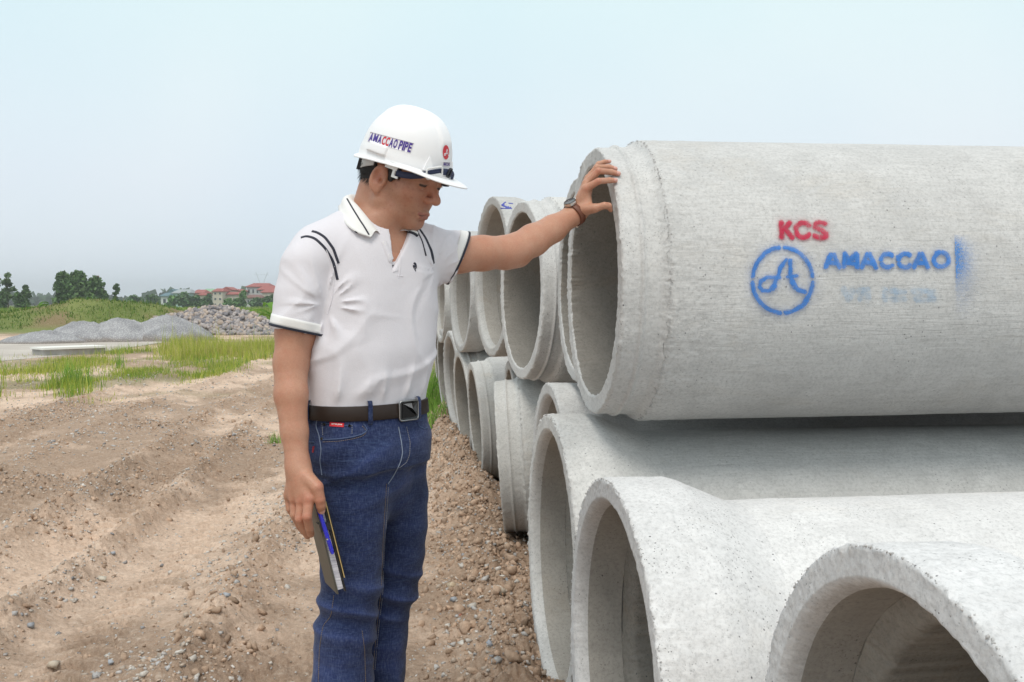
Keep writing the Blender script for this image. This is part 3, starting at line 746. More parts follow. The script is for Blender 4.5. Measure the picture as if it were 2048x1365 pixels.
# ------------------------------------------------------------------ implicit surfaces for figure and clothes
def smin(a, b, k):
    h = np.clip(.5 + .5 * (b - a) / k, 0, 1); return b + (a - b) * h - k * h * (1 - h)
def smax(a, b, k): return -smin(-a, -b, k)
SMOOTH_N = 2
class Vol:
    def __init__(s): s.ops = []
    def add(s, fn, k=.01): s.ops.append(('u', fn, k)); return s
    def sub(s, fn, k=.005): s.ops.append(('s', fn, k)); return s
    def warp(s, fn, amp): s.ops.append(('w', fn, amp)); return s        # adds fn(p) to the distance near the surface
    def ev(s, p):
        d = np.full(len(p), 10.0)
        for m, fn, k in s.ops:
            if m == 'u': d = smin(d, fn(p), k)
            elif m == 's': d = smax(d, -fn(p), k)
            else: d = d + fn(p)
        return d
    def mesh(s, lo, hi, h, B=12):
        lo = np.asarray(lo, float); n = np.ceil((np.asarray(hi) - lo) / (h * B)).astype(int)
        bi = np.stack(np.meshgrid(*[np.arange(q) for q in n], indexing='ij'), -1).reshape(-1, 3)
        c = lo + (bi + .5) * B * h; rad = B * h * .87
        # which operations matter in which block
        d = np.full(len(c), 10.0); need = []
        for m, fn, k in s.ops:
            if m == 'u': f = fn(c); need.append(f < d + k + 3.0 * rad); d = smin(d, f, k)
            elif m == 's': f = fn(c); need.append(-f > d - k - 3.0 * rad); d = smax(d, -f, k)
            else: need.append(np.ones(len(c), bool)); d = d + 0
        act = np.abs(d) < rad * 1.7 + .012
        idx = np.nonzero(act)[0]; bi = bi[idx]
        g = np.stack(np.meshgrid(*[np.arange(B + 1)] * 3, indexing='ij'), -1).reshape(-1, 3); ng = len(g)
        D = np.empty((len(idx), ng), np.float32)
        for a in range(0, len(idx), 64):
            sel = idx[a:a + 64]; pts = lo + (bi[a:a + 64, None] * B + g[None]) * h
            dd = np.full((len(sel), ng), 10.0)
            for (m, fn, k), nd in zip(s.ops, need):
                q = nd[sel]
                if not q.any(): continue
                if m == 'w':
                    near = np.abs(dd) < max(.03, 3 * k); r_, c_ = np.nonzero(near)
                    if len(r_): dd[r_, c_] += fn(pts[r_, c_])
                    continue
                f = fn(pts[q].reshape(-1, 3)).reshape(-1, ng)
                dd[q] = smin(dd[q], f, k) if m == 'u' else smax(dd[q], -f, k)
            D[a:a + 64] = dd
        D = D.reshape(-1, B + 1, B + 1, B + 1)
        N_ = n * B + 2
        sgn = D < 0
        cnt = np.zeros(D.shape[:1] + (B, B, B), np.int8)
        for i in (0, 1):
            for j in (0, 1):
                for k in (0, 1): cnt += sgn[:, i:B + i, j:B + j, k:B + k]
        cell = (cnt > 0) & (cnt < 8)
        b_, ci, cj, ck = np.nonzero(cell)
        acc = np.zeros((len(b_), 3)); w = np.zeros(len(b_))
        corners = [(i, j, k) for i in (0, 1) for j in (0, 1) for k in (0, 1)]
        cv = {c_: D[b_, ci + c_[0], cj + c_[1], ck + c_[2]].astype(float) for c_ in corners}
        for c0 in corners:
            for ax in range(3):
                if c0[ax]: continue
                c1 = list(c0); c1[ax] = 1; c1 = tuple(c1)
                v0, v1 = cv[c0], cv[c1]; x = (v0 < 0) != (v1 < 0)
                t_ = np.where(x, v0 / (v0 - v1 + 1e-12), 0)
                q = np.array(c0, float)[None] + t_[:, None] * np.eye(3)[ax]
                acc += np.where(x[:, None], q, 0); w += x
        gi = bi[b_] * B + np.stack([ci, cj, ck], -1)
        V = lo + (gi + acc / w[:, None]) * h
        key = (gi[:, 0].astype(np.int64) * N_[1] + gi[:, 1]) * N_[2] + gi[:, 2]
        o_ = np.argsort(key); ks = key[o_]
        F = []
        for ax in range(3):
            u, v = (ax + 1) % 3, (ax + 2) % 3
            sl0 = [slice(None)] + [slice(0, B)] * 3; sl1 = [slice(None)] + [slice(0, B)] * 3; sl1[ax + 1] = slice(1, B + 1)
            s0, s1 = sgn[tuple(sl0)], sgn[tuple(sl1)]
            b2, i2, j2, k2 = np.nonzero(s0 != s1); flip = s0[b2, i2, j2, k2]
            g2 = bi[b2] * B + np.stack([i2, j2, k2], -1)
            q = []
            for du, dv in ((0, 0), (-1, 0), (-1, -1), (0, -1)):
                gg = g2.copy(); gg[:, u] += du; gg[:, v] += dv
                kk = (gg[:, 0].astype(np.int64) * N_[1] + gg[:, 1]) * N_[2] + gg[:, 2]
                pos = np.clip(np.searchsorted(ks, kk), 0, len(ks) - 1)
                q.append(np.where(ks[pos] == kk, o_[pos], -1))
            q = np.stack(q, -1); ok = (q >= 0).all(1) ; q = q[ok]; fl = flip[ok]
            q[~fl] = q[~fl][:, ::-1]
            F.append(q)
        F = np.concatenate(F)
        # a little smoothing keeps the lattice from showing
        for _ in range(SMOOTH_N):
            a_ = np.zeros_like(V); c_ = np.zeros(len(V))
            for k in range(4):
                np.add.at(a_, F[:, k], V[F[:, (k + 1) % 4]]); np.add.at(c_, F[:, k], 1)
            V = V * .5 + .5 * a_ / np.maximum(c_, 1)[:, None]
        return V, F
def cone(a, b, ra, rb):
    a = np.asarray(a, float); b = np.asarray(b, float); ab = b - a; L2 = ab @ ab + 1e-12
    def f(p):
        t_ = np.clip((p - a) @ ab / L2, 0, 1); return np.linalg.norm(p - a - t_[:, None] * ab, axis=1) - (ra + (rb - ra) * t_)
    return f
def chain(pts, rs, k=.004, flat=None):
    fs = [cone(pts[i], pts[i + 1], rs[i], rs[i + 1]) for i in range(len(pts) - 1)]
    def f(p):
        d = fs[0](p)
        for q in fs[1:]: d = smin(d, q(p), k)
        return d
    return f
def hardmin(*fs):
    def f(p):
        d = fs[0](p)
        for q in fs[1:]: d = np.minimum(d, q(p))
        return d
    return f
def ell(c, r, R=None):
    c = np.asarray(c, float); r = np.asarray(r, float)
    def f(p):
        q = p - c
        if R is not None: q = q @ R
        k0 = np.linalg.norm(q / r, axis=1); k1 = np.linalg.norm(q / (r * r), axis=1)
        return k0 * (k0 - 1) / (k1 + 1e-9)
    return f
def rbox(c, half, r, R=None):
    c = np.asarray(c, float); half = np.asarray(half, float)
    def f(p):
        q = p - c
        if R is not None: q = q @ R
        q = np.abs(q) - half + r
        return np.linalg.norm(np.maximum(q, 0), axis=1) + np.minimum(q.max(1), 0) - r
    return f
def loft(sec, grow=0.0, n=2.3):
    """sec rows: z, cx, cy, half width, half depth, facing angle (deg)"""
    sec = np.array(sorted(sec), float)
    zz_ = sec[:, 0]
    fine = np.linspace(zz_[0], zz_[-1], 160); tab = np.stack([np.interp(fine, zz_, sec[:, i]) for i in range(1, 6)], 1)
    for _ in range(30): tab[1:-1] = (tab[:-2] + 2 * tab[1:-1] + tab[2:]) / 4
    def f(p):
        z = np.clip(p[:, 2], fine[0], fine[-1])
        cx, cy, w, d, a = [np.interp(z, fine, tab[:, i]) for i in range(5)]
        w = w + grow; d = d + grow; a = np.radians(a)
        dx, dy = p[:, 0] - cx, p[:, 1] - cy
        u = dx * np.cos(a) + dy * np.sin(a); v = dx * np.sin(a) - dy * np.cos(a)    # u to his left, v to his front
        q = (np.abs(u / w) ** n + np.abs(v / d) ** n) ** (1 / n)
        lat = (q - 1) * np.minimum(w, d) * (.55 + .45 * np.minimum(1, 1 / (q + .2)))
        dz = np.abs(p[:, 2] - z)
        return np.where(dz > 0, np.hypot(np.maximum(lat, 0), dz), lat)
    return f

# ------------------------------------------------------------------ the man: measured points
def C(px, py, Y): 
    q = P(px, py, Y); return q[0], q[1], q[2]
TORSO = [ # photo column of the axis, row, distance, half width, half depth, angle
 (738, 960, 2.27, .165, .126, 52), (738, 900, 2.27, .166, .124, 52), (736, 850, 2.27, .158, .116, 51), (729, 815, 2.27, .150, .108, 50), (731, 780, 2.27, .155, .113, 49), (733, 750, 2.27, .159, .117, 48), (737, 700, 2.27, .165, .120, 46),
 (739, 650, 2.28, .166, .119, 43), (739, 600, 2.28, .165, .116, 41), (740, 550, 2.28, .163, .112, 39), (742, 515, 2.28, .160, .105, 38), (744, 485, 2.28, .145, .095, 38), (745, 460, 2.28, .110, .078, 38), (745, 440, 2.28, .078, .066, 38)]
def sections(grow_fn=lambda py: 0.0, lo=0, hi=2000):
    r = []
    for px_, py_, Y, w, d, a in TORSO:
        if lo <= py_ <= hi:
            q = P(px_, py_, Y); g = grow_fn(py_); r.append((q[2], q[0], q[1], w + g, d + g, a))
    return r
SHR, SHL = P(619, 525, 2.155), P(858, 515, 2.375)
NECK0 = P(742, 455, 2.29)
CH = math.radians(38); FRONT = np.array([math.sin(CH), -math.cos(CH), 0]); LEFT = np.array([math.cos(CH), math.sin(CH), 0])
# right arm, hanging
RA = [P(609, 530, 2.15), P(596, 600, 2.14), P(589, 665, 2.13), P(581, 725, 2.12), P(582, 790, 2.10), P(589, 865, 2.085), P(595, 925, 2.07), P(597, 942, 2.065)]
RAR = [.048, .045, .0415, .0368, .0358, .0290, .0250, .0245]
# left arm, stretched to the rim
LA = [P(862, 512, 2.38), P(918, 509, 2.42), P(965, 507, 2.455), P(1012, 505, 2.50), P(1032, 500, 2.52), P(1066, 481, 2.56), P(1106, 458, 2.61), P(1142, 434, 2.65), P(1158, 422, 2.665)]
LAR = [.052, .047, .0445, .0425, .0425, .0425, .0365, .0275, .0255]
# head frame
YAW = math.radians(62); PT = math.radians(20); ROLL = math.radians(0)
hf = np.array([math.sin(YAW), -math.cos(YAW), 0]); hl = np.array([math.cos(YAW), math.sin(YAW), 0])
hx = hf * math.cos(PT) - np.array([0, 0, 1]) * math.sin(PT); hz = np.array([0, 0, 1]) * math.cos(PT) + hf * math.sin(PT)
HR = np.stack([hx, hl, hz], 1)                 # columns: forward, his left, up
HC = P(805, 356, 2.27)
def hw(x, y, z): return HC + HR @ np.array([x, y, z], float)
def inhead(fn): return lambda p: fn((p - HC) @ HR)
def HE(c, r, R=None): return inhead(ell(c, r, R))
def HCo(a, b, ra, rb): return inhead(cone(a, b, ra, rb))

body = Vol()
body.add(loft(sections(lambda y: -.008 if y < 860 else -.060)), .01)
body.add(cone(P(735, 470, 2.30), P(640, 500, 2.19), .055, .045), .04)
body.add(cone(P(750, 470, 2.31), P(845, 495, 2.36), .052, .045), .04)
body.add(cone(P(740, 470, 2.295), P(762, 385, 2.285), .060, .056), .03)   # neck
body.add(cone(P(752, 455, 2.25), P(785, 425, 2.24), .041, .032), .025)      # throat
body.add(chain(RA, RAR, .012), .03)
body.add(chain(LA, LAR, .012), .03)
body.add(cone(P(1010, 517, 2.50), P(1040, 518, 2.535), .022, .018), .02)    # elbow point
body.add(cone(P(712, 950, 2.24), P(702, 1150, 2.22), .045, .042), .01)
body.add(cone(P(780, 950, 2.37), P(788, 1150, 2.38), .040, .036), .01)
body.add(cone(P(702, 1150, 2.22), P(685, 1560, 2.22), .045, .035), .03)
body.add(cone(P(783, 1150, 2.36), P(750, 1520, 2.36), .040, .033), .03)
# skull and face
body.add(HE((-.012, 0, .045), (.094, .077, .088)), .02)
body.add(HE((.028, 0, -.015), (.062, .062, .080)), .02)
body.add(HE((.045, 0, .03), (.048, .060, .05)), .02)
for s_ in (-1, 1):
    body.add(HCo((.000, s_ * .052, -.060), (.058, s_ * .016, -.085), .0185, .017), .020)    # jaw
    body.add(HCo((-.004, s_ * .056, -.020), (.000, s_ * .054, -.058), .018, .020), .02)
    body.add(HE((.050, s_ * .044, -.018), (.028, .022, .026)), .018)                           # cheek bone
    body.add(HE((.054, s_ * .026, -.050), (.022, .018, .020)), .016)
    body.add(HCo((.081, s_ * .014, .020), (.066, s_ * .048, .021), .0100, .0095), .012)    # brow
body.add(HCo((.067, -.010, -.090), (.067, .010, -.090), .0160, .0160), .014)                # chin
body.add(HE((.071, 0, -.060), (.017, .025, .025)), .014)                                   # mouth mound
for s_ in (-1, 1): body.sub(HE((.095, s_ * .031, .003), (.018, .017, .0125)), .012)
body.add(HCo((.083, 0, .014), (.106, 0, -.020), .0078, .0105), .008)                       # nose
body.add(HE((.1080, 0, -.0255), (.0118, .0125, .0105)), .006)
for s_ in (-1, 1):
    body.add(HE((.0970, s_ * .0150, -.0290), (.0110, .0080, .0085)), .005)
    body.sub(HE((.104, s_ * .0065, -.0375), (.0050, .0028, .0035)), .002)
    body.add(HE((.0752, s_ * .030, .0025), (.0132, .0155, .0115)), .004)                   # closed-over eyeball
    body.add(HCo((.0862, s_ * .018, .0085), (.0795, s_ * .044, .0080), .0042, .0035), .005)  # upper lid
    body.sub(HCo((.0930, s_ * .0205, .0012), (.0865, s_ * .0400, .0004), .0020, .0016), .0015)
body.add(HCo((.0885, -.012, -.0605), (.0885, .012, -.0605), .0048, .0048), .005)           # lips
body.add(HCo((.0880, -.022, -.0640), (.0915, 0, -.0600), .0025, .0050), .005)
body.add(HCo((.0880, .022, -.0640), (.0915, 0, -.0600), .0025, .0050), .005)
body.add(HCo((.0865, -.012, -.0715), (.0865, .012, -.0715), .0058, .0058), .005)
body.sub(HCo((.0985, -.012, -.0658), (.0985, .012, -.0658), .0020, .0020), .002)
body.sub(HCo((.0985, -.012, -.0658), (.0860, -.0265, -.0680), .0020, .0016), .002)
body.sub(HCo((.0985, .012, -.0658), (.0860, .0265, -.0680), .0020, .0016), .002)
for s_ in (-1, 1): body.sub(HCo((.0960, s_ * .0205, -.030), (.0800, s_ * .0360, -.060), .0012, .0010), .006)
body.sub(HE((.090, 0, -.0815), (.009, .014, .0050)), .007)
# ears
for s_ in (-1, 1):
    a_ = -math.radians(24) * s_
    ER = np.array([[math.cos(a_), -math.sin(a_), 0], [math.sin(a_), math.cos(a_), 0], [0, 0, 1]]) @ np.array([[math.cos(.15), 0, math.sin(.15)], [0, 1, 0], [-math.sin(.15), 0, math.cos(.15)]])
    body.add(HE((-.006, s_ * .0825, -.012), (.0205, .0062, .0345), ER), .003)
    body.sub(HE((-.0045, s_ * .0915, -.006), (.0130, .0090, .0215), ER), .002)
    body.add(HE((-.004, s_ * .079, -.040), (.0090, .0060, .0110)), .006)
    body.add(HCo((.002, s_ * .0815, .006), (-.006, s_ * .0825, -.018), .0028, .0030), .003)
    body.add(HCo((.0095, s_ * .078, -.014), (.0075, s_ * .079, -.022), .0045, .0040), .004)
    body.sub(HE((.002, s_ * .085, -.018), (.0055, .0080, .0075)), .002)

# ---- hand on the rim
frT = PIPE['T1'][1]; cT = PIPE['T1'][2]; rT = PIPE['T1'][3] + .002
def on_pipe(px_, py_, lift=0.0, rr_=rT):
    o_ = (CAM - cT) @ frT; d_ = ray(px_, py_) @ frT; r2 = (rr_ + lift) ** 2
    A_ = d_[1] ** 2 + d_[2] ** 2; B_ = 2 * (o_[1] * d_[1] + o_[2] * d_[2]); C_ = o_[1] ** 2 + o_[2] ** 2 - r2
    return CAM + ray(px_, py_) * ((-B_ - math.sqrt(max(0, B_ * B_ - 4 * A_ * C_))) / (2 * A_))
FING = {  # knuckle, middle joint, end joint, tip (photo column, row, distance or None = rests on the pipe)
 'index': [(1171, 378, 2.640), (1197, 363, 2.628), (1219, 361, None), (1231, 361.5, None)],
 'middle': [(1173, 368, 2.662), (1196.5, 342.5, 2.655), (1222, 344.5, None), (1237, 348, None)],
 'ring': [(1177, 358, 2.684), (1193, 336, 2.685), (1217, 334.5, None), (1231, 338.2, None)],
 'pinky': [(1183, 350, 2.705), (1197, 328.5, 2.715), (1209, 324.2, None), (1218.5, 323.8, None)]}
FR = {'index': (.0112, .0092, .0080, .0068), 'middle': (.0115, .0094, .0084, .0070), 'ring': (.0108, .0088, .0078, .0066), 'pinky': (.0095, .0077, .0066, .0058)}
NAILS = []; LH = []
for k_, pts in FING.items():
    r_ = FR[k_]
    q = [P(x, y, Y) if Y else on_pipe(x, y, r_[i] * .9) for i, (x, y, Y) in enumerate(pts)]
    LH.append(chain(q, r_, .003)); NAILS.append((q[2], q[3], r_[3]))
thumb = [P(1166, 420, 2.640), P(1190, 417, 2.618), P(1209, 411.5, 2.612), P(1217, 412.5, 2.618), P(1221.5, 421, 2.626)]
LH.append(chain(thumb, (.0165, .0118, .0092, .0088, .0060), .005))
wristL = P(1157, 422, 2.664)
palm = Vol()
for (x, y, Y), r_, off in ((FING['index'][0], .0125, 4), (FING['middle'][0], .0130, 0), (FING['ring'][0], .0125, -4), (FING['pinky'][0], .0115, -8)):
    palm.add(cone(wristL + np.array([0, .0, .001 * off]), P(x, y, Y), .0190, r_), .012)
palm.add(cone(wristL, P(1187, 417, 2.625), .0215, .0130), .012)
palm.add(cone(P(1170, 395, 2.655), P(1172, 408, 2.650), .0175, .0175), .012)
palm.add(cone(P(1172, 385, 2.69), P(1163, 410, 2.685), .014, .017), .012)
body.add(lambda p: palm.ev(p), .012)
body.add(hardmin(*LH), .0035)
# ---- hand with the notebook
wristR = P(597, 940, 2.066)
KN = {'index': (618, 1000, 2.030), 'middle': (603, 1003, 2.040), 'ring': (589, 1000, 2.056), 'pinky': (577, 993, 2.075)}
RHF = [
 ([P(618, 1000, 2.032), P(614, 1034, 2.018), P(619, 1058, 2.034), P(622, 1069, 2.046)], (.0118, .0102, .0088, .0078)),
 ([P(603, 1003, 2.042), P(599, 1038, 2.032), P(608, 1060, 2.048), P(615, 1072, 2.058)], (.0115, .0100, .0086, .0078)),
 ([P(589, 1000, 2.060), P(589, 1030, 2.052), P(599, 1052, 2.066), P(607, 1064, 2.074)], (.0108, .0095, .0083, .0074)),
 ([P(577, 993, 2.080), P(580, 1018, 2.076), P(590, 1036, 2.088), P(598, 1048, 2.095)], (.0100, .0085, .0075, .0068))]
RTH = ([P(612, 955, 2.045), P(634, 975, 2.030), P(640, 1000, 2.030), P(642, 1012, 2.034), P(642.5, 1021, 2.040)], (.0165, .0135, .0112, .0105, .0088))
palm2 = Vol()
for (x, y, Y), r_ in ((KN['index'], .0130), (KN['middle'], .0130), (KN['ring'], .0122), (KN['pinky'], .0112)):
    palm2.add(cone(wristR, P(x, y - 2, Y), .0215, r_), .012)
palm2.add(cone(P(606, 965, 2.055), P(592, 985, 2.068), .0185, .017), .012)
palm2.add(cone(P(606, 950, 2.055), P(630, 972, 2.036), .019, .0140), .012)
body.add(lambda p: palm2.ev(p), .010)
body.add(hardmin(*[chain(a_, b_, .003) for a_, b_ in RHF + [RTH]]), .0035)

lo = np.array([-.62, 1.9, .02]); hi = np.array([.36, 2.85, 1.75])
BV, BF = body.mesh(lo, hi, .0022)
# skin colours
hp = (BV - HC) @ HR
skin = np.array([.52, .285, .190]); skin2 = np.array([.42, .190, .112]); pink = np.array([.52, .19, .13])
n_ = np.clip(fbm(BV[:, 0] * 28, BV[:, 1] * 28, BV[:, 2] * 28, o=3, seed=8) * .5 + .5, 0, 1)[:, None]
sc_ = skin * (1 - .55 * n_) + skin2 * .55 * n_
def blob(c, r, amt):
    q = np.linalg.norm((hp - np.array(c)) / np.array(r), axis=1); return (np.exp(-q ** 2 * 1.2) * amt)[:, None]
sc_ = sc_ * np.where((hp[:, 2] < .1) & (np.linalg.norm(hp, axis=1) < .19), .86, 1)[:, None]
for c_, r_, a_, col_ in (((.100, 0, -.02), (.022, .02, .025), .55, pink), ((.062, -.045, -.02), (.025, .03, .025), .35, pink), ((.07, -.03, -.085), (.03, .03, .02), .25, skin2),
                         ((-.006, -.084, -.01), (.022, .012, .038), .45, np.array([.56, .22, .14]))):
    b_ = blob(c_, r_, a_); sc_ = sc_ * (1 - b_) + col_ * b_
def capd(a, b): return cone(a, b, 0, 0)(hp)
lip = np.minimum(np.minimum(capd((.089, -.020, -.0640), (.093, 0, -.0615)), capd((.089, .020, -.0640), (.093, 0, -.0615))), capd((.090, -.013, -.0715), (.090, .013, -.0715)))
m_ = (1 - sstep(.0035, .0062, lip))[:, None] * .85; sc_ = sc_ * (1 - m_) + np.array([.34, .125, .10]) * m_
for s_ in (-1, 1):     # lash line, brow, freckles are pigment; the nostril dark is painted shade
    l_ = capd((.0920, s_ * .0175, .0020), (.0830, s_ * .0440, .0022)); m_ = (1 - sstep(.0018, .0042, l_))[:, None]; sc_ = sc_ * (1 - m_) + np.array([.025, .014, .012]) * m_
    l_ = capd((.0910, s_ * .012, .0220), (.0760, s_ * .048, .0250)); m_ = (1 - sstep(.003, .006, l_))[:, None] * .8; sc_ = sc_ * (1 - m_) + np.array([.05, .03, .025]) * m_
    l_ = np.linalg.norm(hp - np.array([.104, s_ * .0065, -.0365]), axis=1); m_ = (1 - sstep(.002, .0045, l_))[:, None] * .8; sc_ = sc_ * (1 - m_) + np.array([.10, .03, .02]) * m_
l_ = np.minimum(capd((.0985, 0, -.0658), (.093, -.012, -.0660)), capd((.093, -.012, -.0660), (.0860, -.0255, -.0680))); m_ = (1 - sstep(.0010, .0026, l_))[:, None] * .9
sc_ = sc_ * (1 - m_) + np.array([.10, .03, .03]) * m_
rf = np.random.RandomState(3)
for _ in range(46):
    c_ = np.array([rf.uniform(.02, .085), 0, rf.uniform(-.08, .012)]); q = np.hypot(hp[:, 0] - c_[0], hp[:, 2] - c_[2]); m_ = (np.exp(-(q / rf.uniform(.0015, .0030)) ** 2) * rf.uniform(.15, .4))[:, None] * (hp[:, 1] < 0)[:, None]
    sc_ = sc_ * (1 - m_) + np.array([.24, .09, .055]) * m_
for q_ in (P(618, 1000, 2.02), P(603, 1003, 2.03), P(589, 1000, 2.05), P(614, 1034, 2.01), P(599, 1038, 2.02), P(641, 972, 2.02), P(641, 1000, 2.02), P(1197, 363, 2.62), P(1196, 342, 2.645), P(1171, 378, 2.62)):
    m_ = (np.exp(-(np.linalg.norm(BV - q_, axis=1) / .013) ** 2) * .45)[:, None]; sc_ = sc_ * (1 - m_) + np.array([.50, .17, .11]) * m_
m_ = (np.exp(-(np.linalg.norm((hp - np.array([-.002, -.089, -.012])) / np.array([1, .6, 1.3]), axis=1) / .010) ** 2) * .7)[:, None]; sc_ = sc_ * (1 - m_) + np.array([.26, .075, .05]) * m_  # shade of the ear hollow painted into the skin as dark red
b_ = blob((.075, 0, -.078), (.03, .05, .022), .28); sc_ = sc_ * (1 - b_) + np.array([.30, .17, .12]) * b_
b_ = blob((.094, 0, -.048), (.012, .03, .010), .30); sc_ = sc_ * (1 - b_) + np.array([.28, .15, .11]) * b_
# fingertips redder, nails paler
for a_, b_, r_ in NAILS:
    q = np.linalg.norm(BV - b_, axis=1); m_ = (np.exp(-(q / .014) ** 2) * .55)[:, None]; sc_ = sc_ * (1 - m_) + np.array([.56, .22, .16]) * m_
ms = mat("skin", (.5, .3, .2), .48, spec=.45); t = NT(ms)
ms.node_tree.nodes['Principled BSDF'].inputs['Subsurface Weight'].default_value = .12
ms.node_tree.nodes['Principled BSDF'].inputs['Subsurface Radius'].default_value = (.012, .004, .002)
ms.node_tree.nodes['Principled BSDF'].inputs['Subsurface Scale'].default_value = .5
col = t.attr().outputs['Color']
col = t.mix(t.ramp(t.noise(38, 5, .65), [(.42, 0.0), (.68, .45)]), col, t.mix(1.0, col, (.95, .74, .68), 'MULTIPLY'))
t.base(t.mix(t.ramp(t.noise(260, 4, .65), [(.35, .40), (.65, 0.0)]), col, t.mix(1.0, col, (.78, .68, .64), 'MULTIPLY')))
t.bump(t.math('ADD', t.noise(420, 3, .6), t.math('MULTIPLY', t.noise(60, 3), .8)), .28, .0018)
man = empty("person", (-.37, 2.29, 0), "person in white polo shirt and jeans, left hand on the pipe rim", "person")
MOFF = np.array([-.37, 2.29, 0])
def part(name, V, F, m, parent=None, **kw):
    return obj(name, np.asarray(V) - MOFF, F, m, parent or man, **kw)
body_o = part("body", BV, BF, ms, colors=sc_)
# finger nails
mn = mat("nail", (.62, .34, .28), .3)
def nail(a, b, r, up):
    ax = (b - a) / np.linalg.norm(b - a); up = up - ax * (up @ ax); up /= np.linalg.norm(up); sd_ = np.cross(ax, up)
    vs = []
    for i, s_ in enumerate(np.linspace(-.55, .55, 6)):
        for j, t_ in enumerate(np.linspace(-.0045, .0055, 6)):
            wv = math.cos(s_ * 1.9) * r * 1.06; tap = 1 - .25 * max(0, abs(t_ * 180) - .5)
            vs.append(b + ax * (t_ * 1.0 - .001) + up * (wv + .0004 - .0012 * max(0, t_ / .0055) ** 2) + sd_ * math.sin(s_ * 1.9 * tap) * r * .92)
    return np.array(vs), [tuple(x) for x in grid_faces(6, 6).tolist()]
for a_, b_, r_ in NAILS:
    o_ = (cT - b_) @ frT; up = -(o_ * np.array([0, 1, 1])) @ frT.T
    view = CAM - b_; up = up / np.linalg.norm(up) + .9 * view / np.linalg.norm(view)
    V, F = nail(a_, b_, r_, up); part("nail", V, F, mn, body_o)
V, F = nail(RTH[0][3], RTH[0][4], .0088, np.array([.7, -1.0, .2])); part("nail", V, F, mn, body_o)
# eyes
me_w = mat("eye_white", (.40, .33, .30), .3); me_i = mat("iris", (.02, .012, .008), .15)
for s_ in (-1, 1):
    v, f = ico(3); part("eye", HC + (v * .0118 + np.array([.0752, s_ * .030, .0012])) @ HR.T, f, me_w, body_o)
    th = np.linspace(0, 2 * math.pi, 17)[:-1]; d0 = np.array([.93, -.12 * 1, -.36]); d0 /= np.linalg.norm(d0); e1 = np.cross(d0, [0, 0, 1]); e1 /= np.linalg.norm(e1); e2 = np.cross(d0, e1)
    rim = d0 * .0100 + .0045 * (np.cos(th)[:, None] * e1 + np.sin(th)[:, None] * e2); vv = np.vstack([rim, d0 * .0115]) + np.array([.0752, s_ * .030, .0012])
    part("iris", HC + vv @ HR.T, [(k, (k + 1) % 16, 16) for k in range(16)], me_i, body_o)
# hair below the helmet: back of the head, round the ear, sideburn
hair = Vol()
hair.add(HE((-.014, 0, .040), (.100, .0815, .092)), .01)
hair.add(HE((-.052, 0, -.012), (.052, .060, .046)), .02)
hair.sub(inhead(lambda q: q[:, 2] + .066 - .42 * (q[:, 0] + .06)), .004)                 # nothing below the nape line
hair.sub(inhead(lambda q: np.maximum(-(q[:, 0] + .028), q[:, 2] - .030)), .003)           # clear of ear and cheek
hair.sub(inhead(lambda q: -(q[:, 0] - .030)), .004)
for s_ in (-1, 1): hair.add(HE((.018, s_ * .070, .012), (.012, .007, .026)), .004)
mh = mat("hair", (.018, .015, .014), .55); t = NT(mh)
t.bump(t.noise(60, 6, .7, vec=t.coord((6, 6, 1))), .8, .004)
HV, HF = hair.mesh(HC - .16, HC + .16, .0028)
hq = (HV - HC) @ HR
nn_ = fbm(HV[:, 0] * 240, HV[:, 1] * 240, HV[:, 2] * 60, o=2, seed=3)[:, None]
HV = HV + ((HV - HC) / np.linalg.norm(HV - HC, axis=1)[:, None]) * nn_ * .0016
part("hair", HV, HF, mh)
# loose strands along the edge
st = []
rs = np.random.RandomState(5)
for _ in range(520):
    side = rs.rand() < .75
    if side: x = rs.uniform(-.095, -.035); z = rs.uniform(-.052, .01)
    else: x = rs.uniform(.022, .040); z = rs.uniform(.004, .028)
    yy = -.0815 * math.sqrt(max(.02, 1 - ((x + .014) / .104) ** 2 - ((z - .04) / .13) ** 2))
    if rs.rand() < .4 and side: yy *= rs.uniform(-.6, .9)
    a_ = np.array([x, yy, z]); d_ = np.array([-.004 if side else .001, -.0012, -.010]) * rs.uniform(.7, 1.5) + rs.normal(0, .0012, 3)
    st.append(tube(HC + np.array([a_, a_ + d_ * .5 + [0, -.0006, 0], a_ + d_]) @ HR.T, [.0005, .0004, .0001], 3) + (None,))
V, F, _ = join(st); part("loose_hair", V, F, mh, kind="stuff")
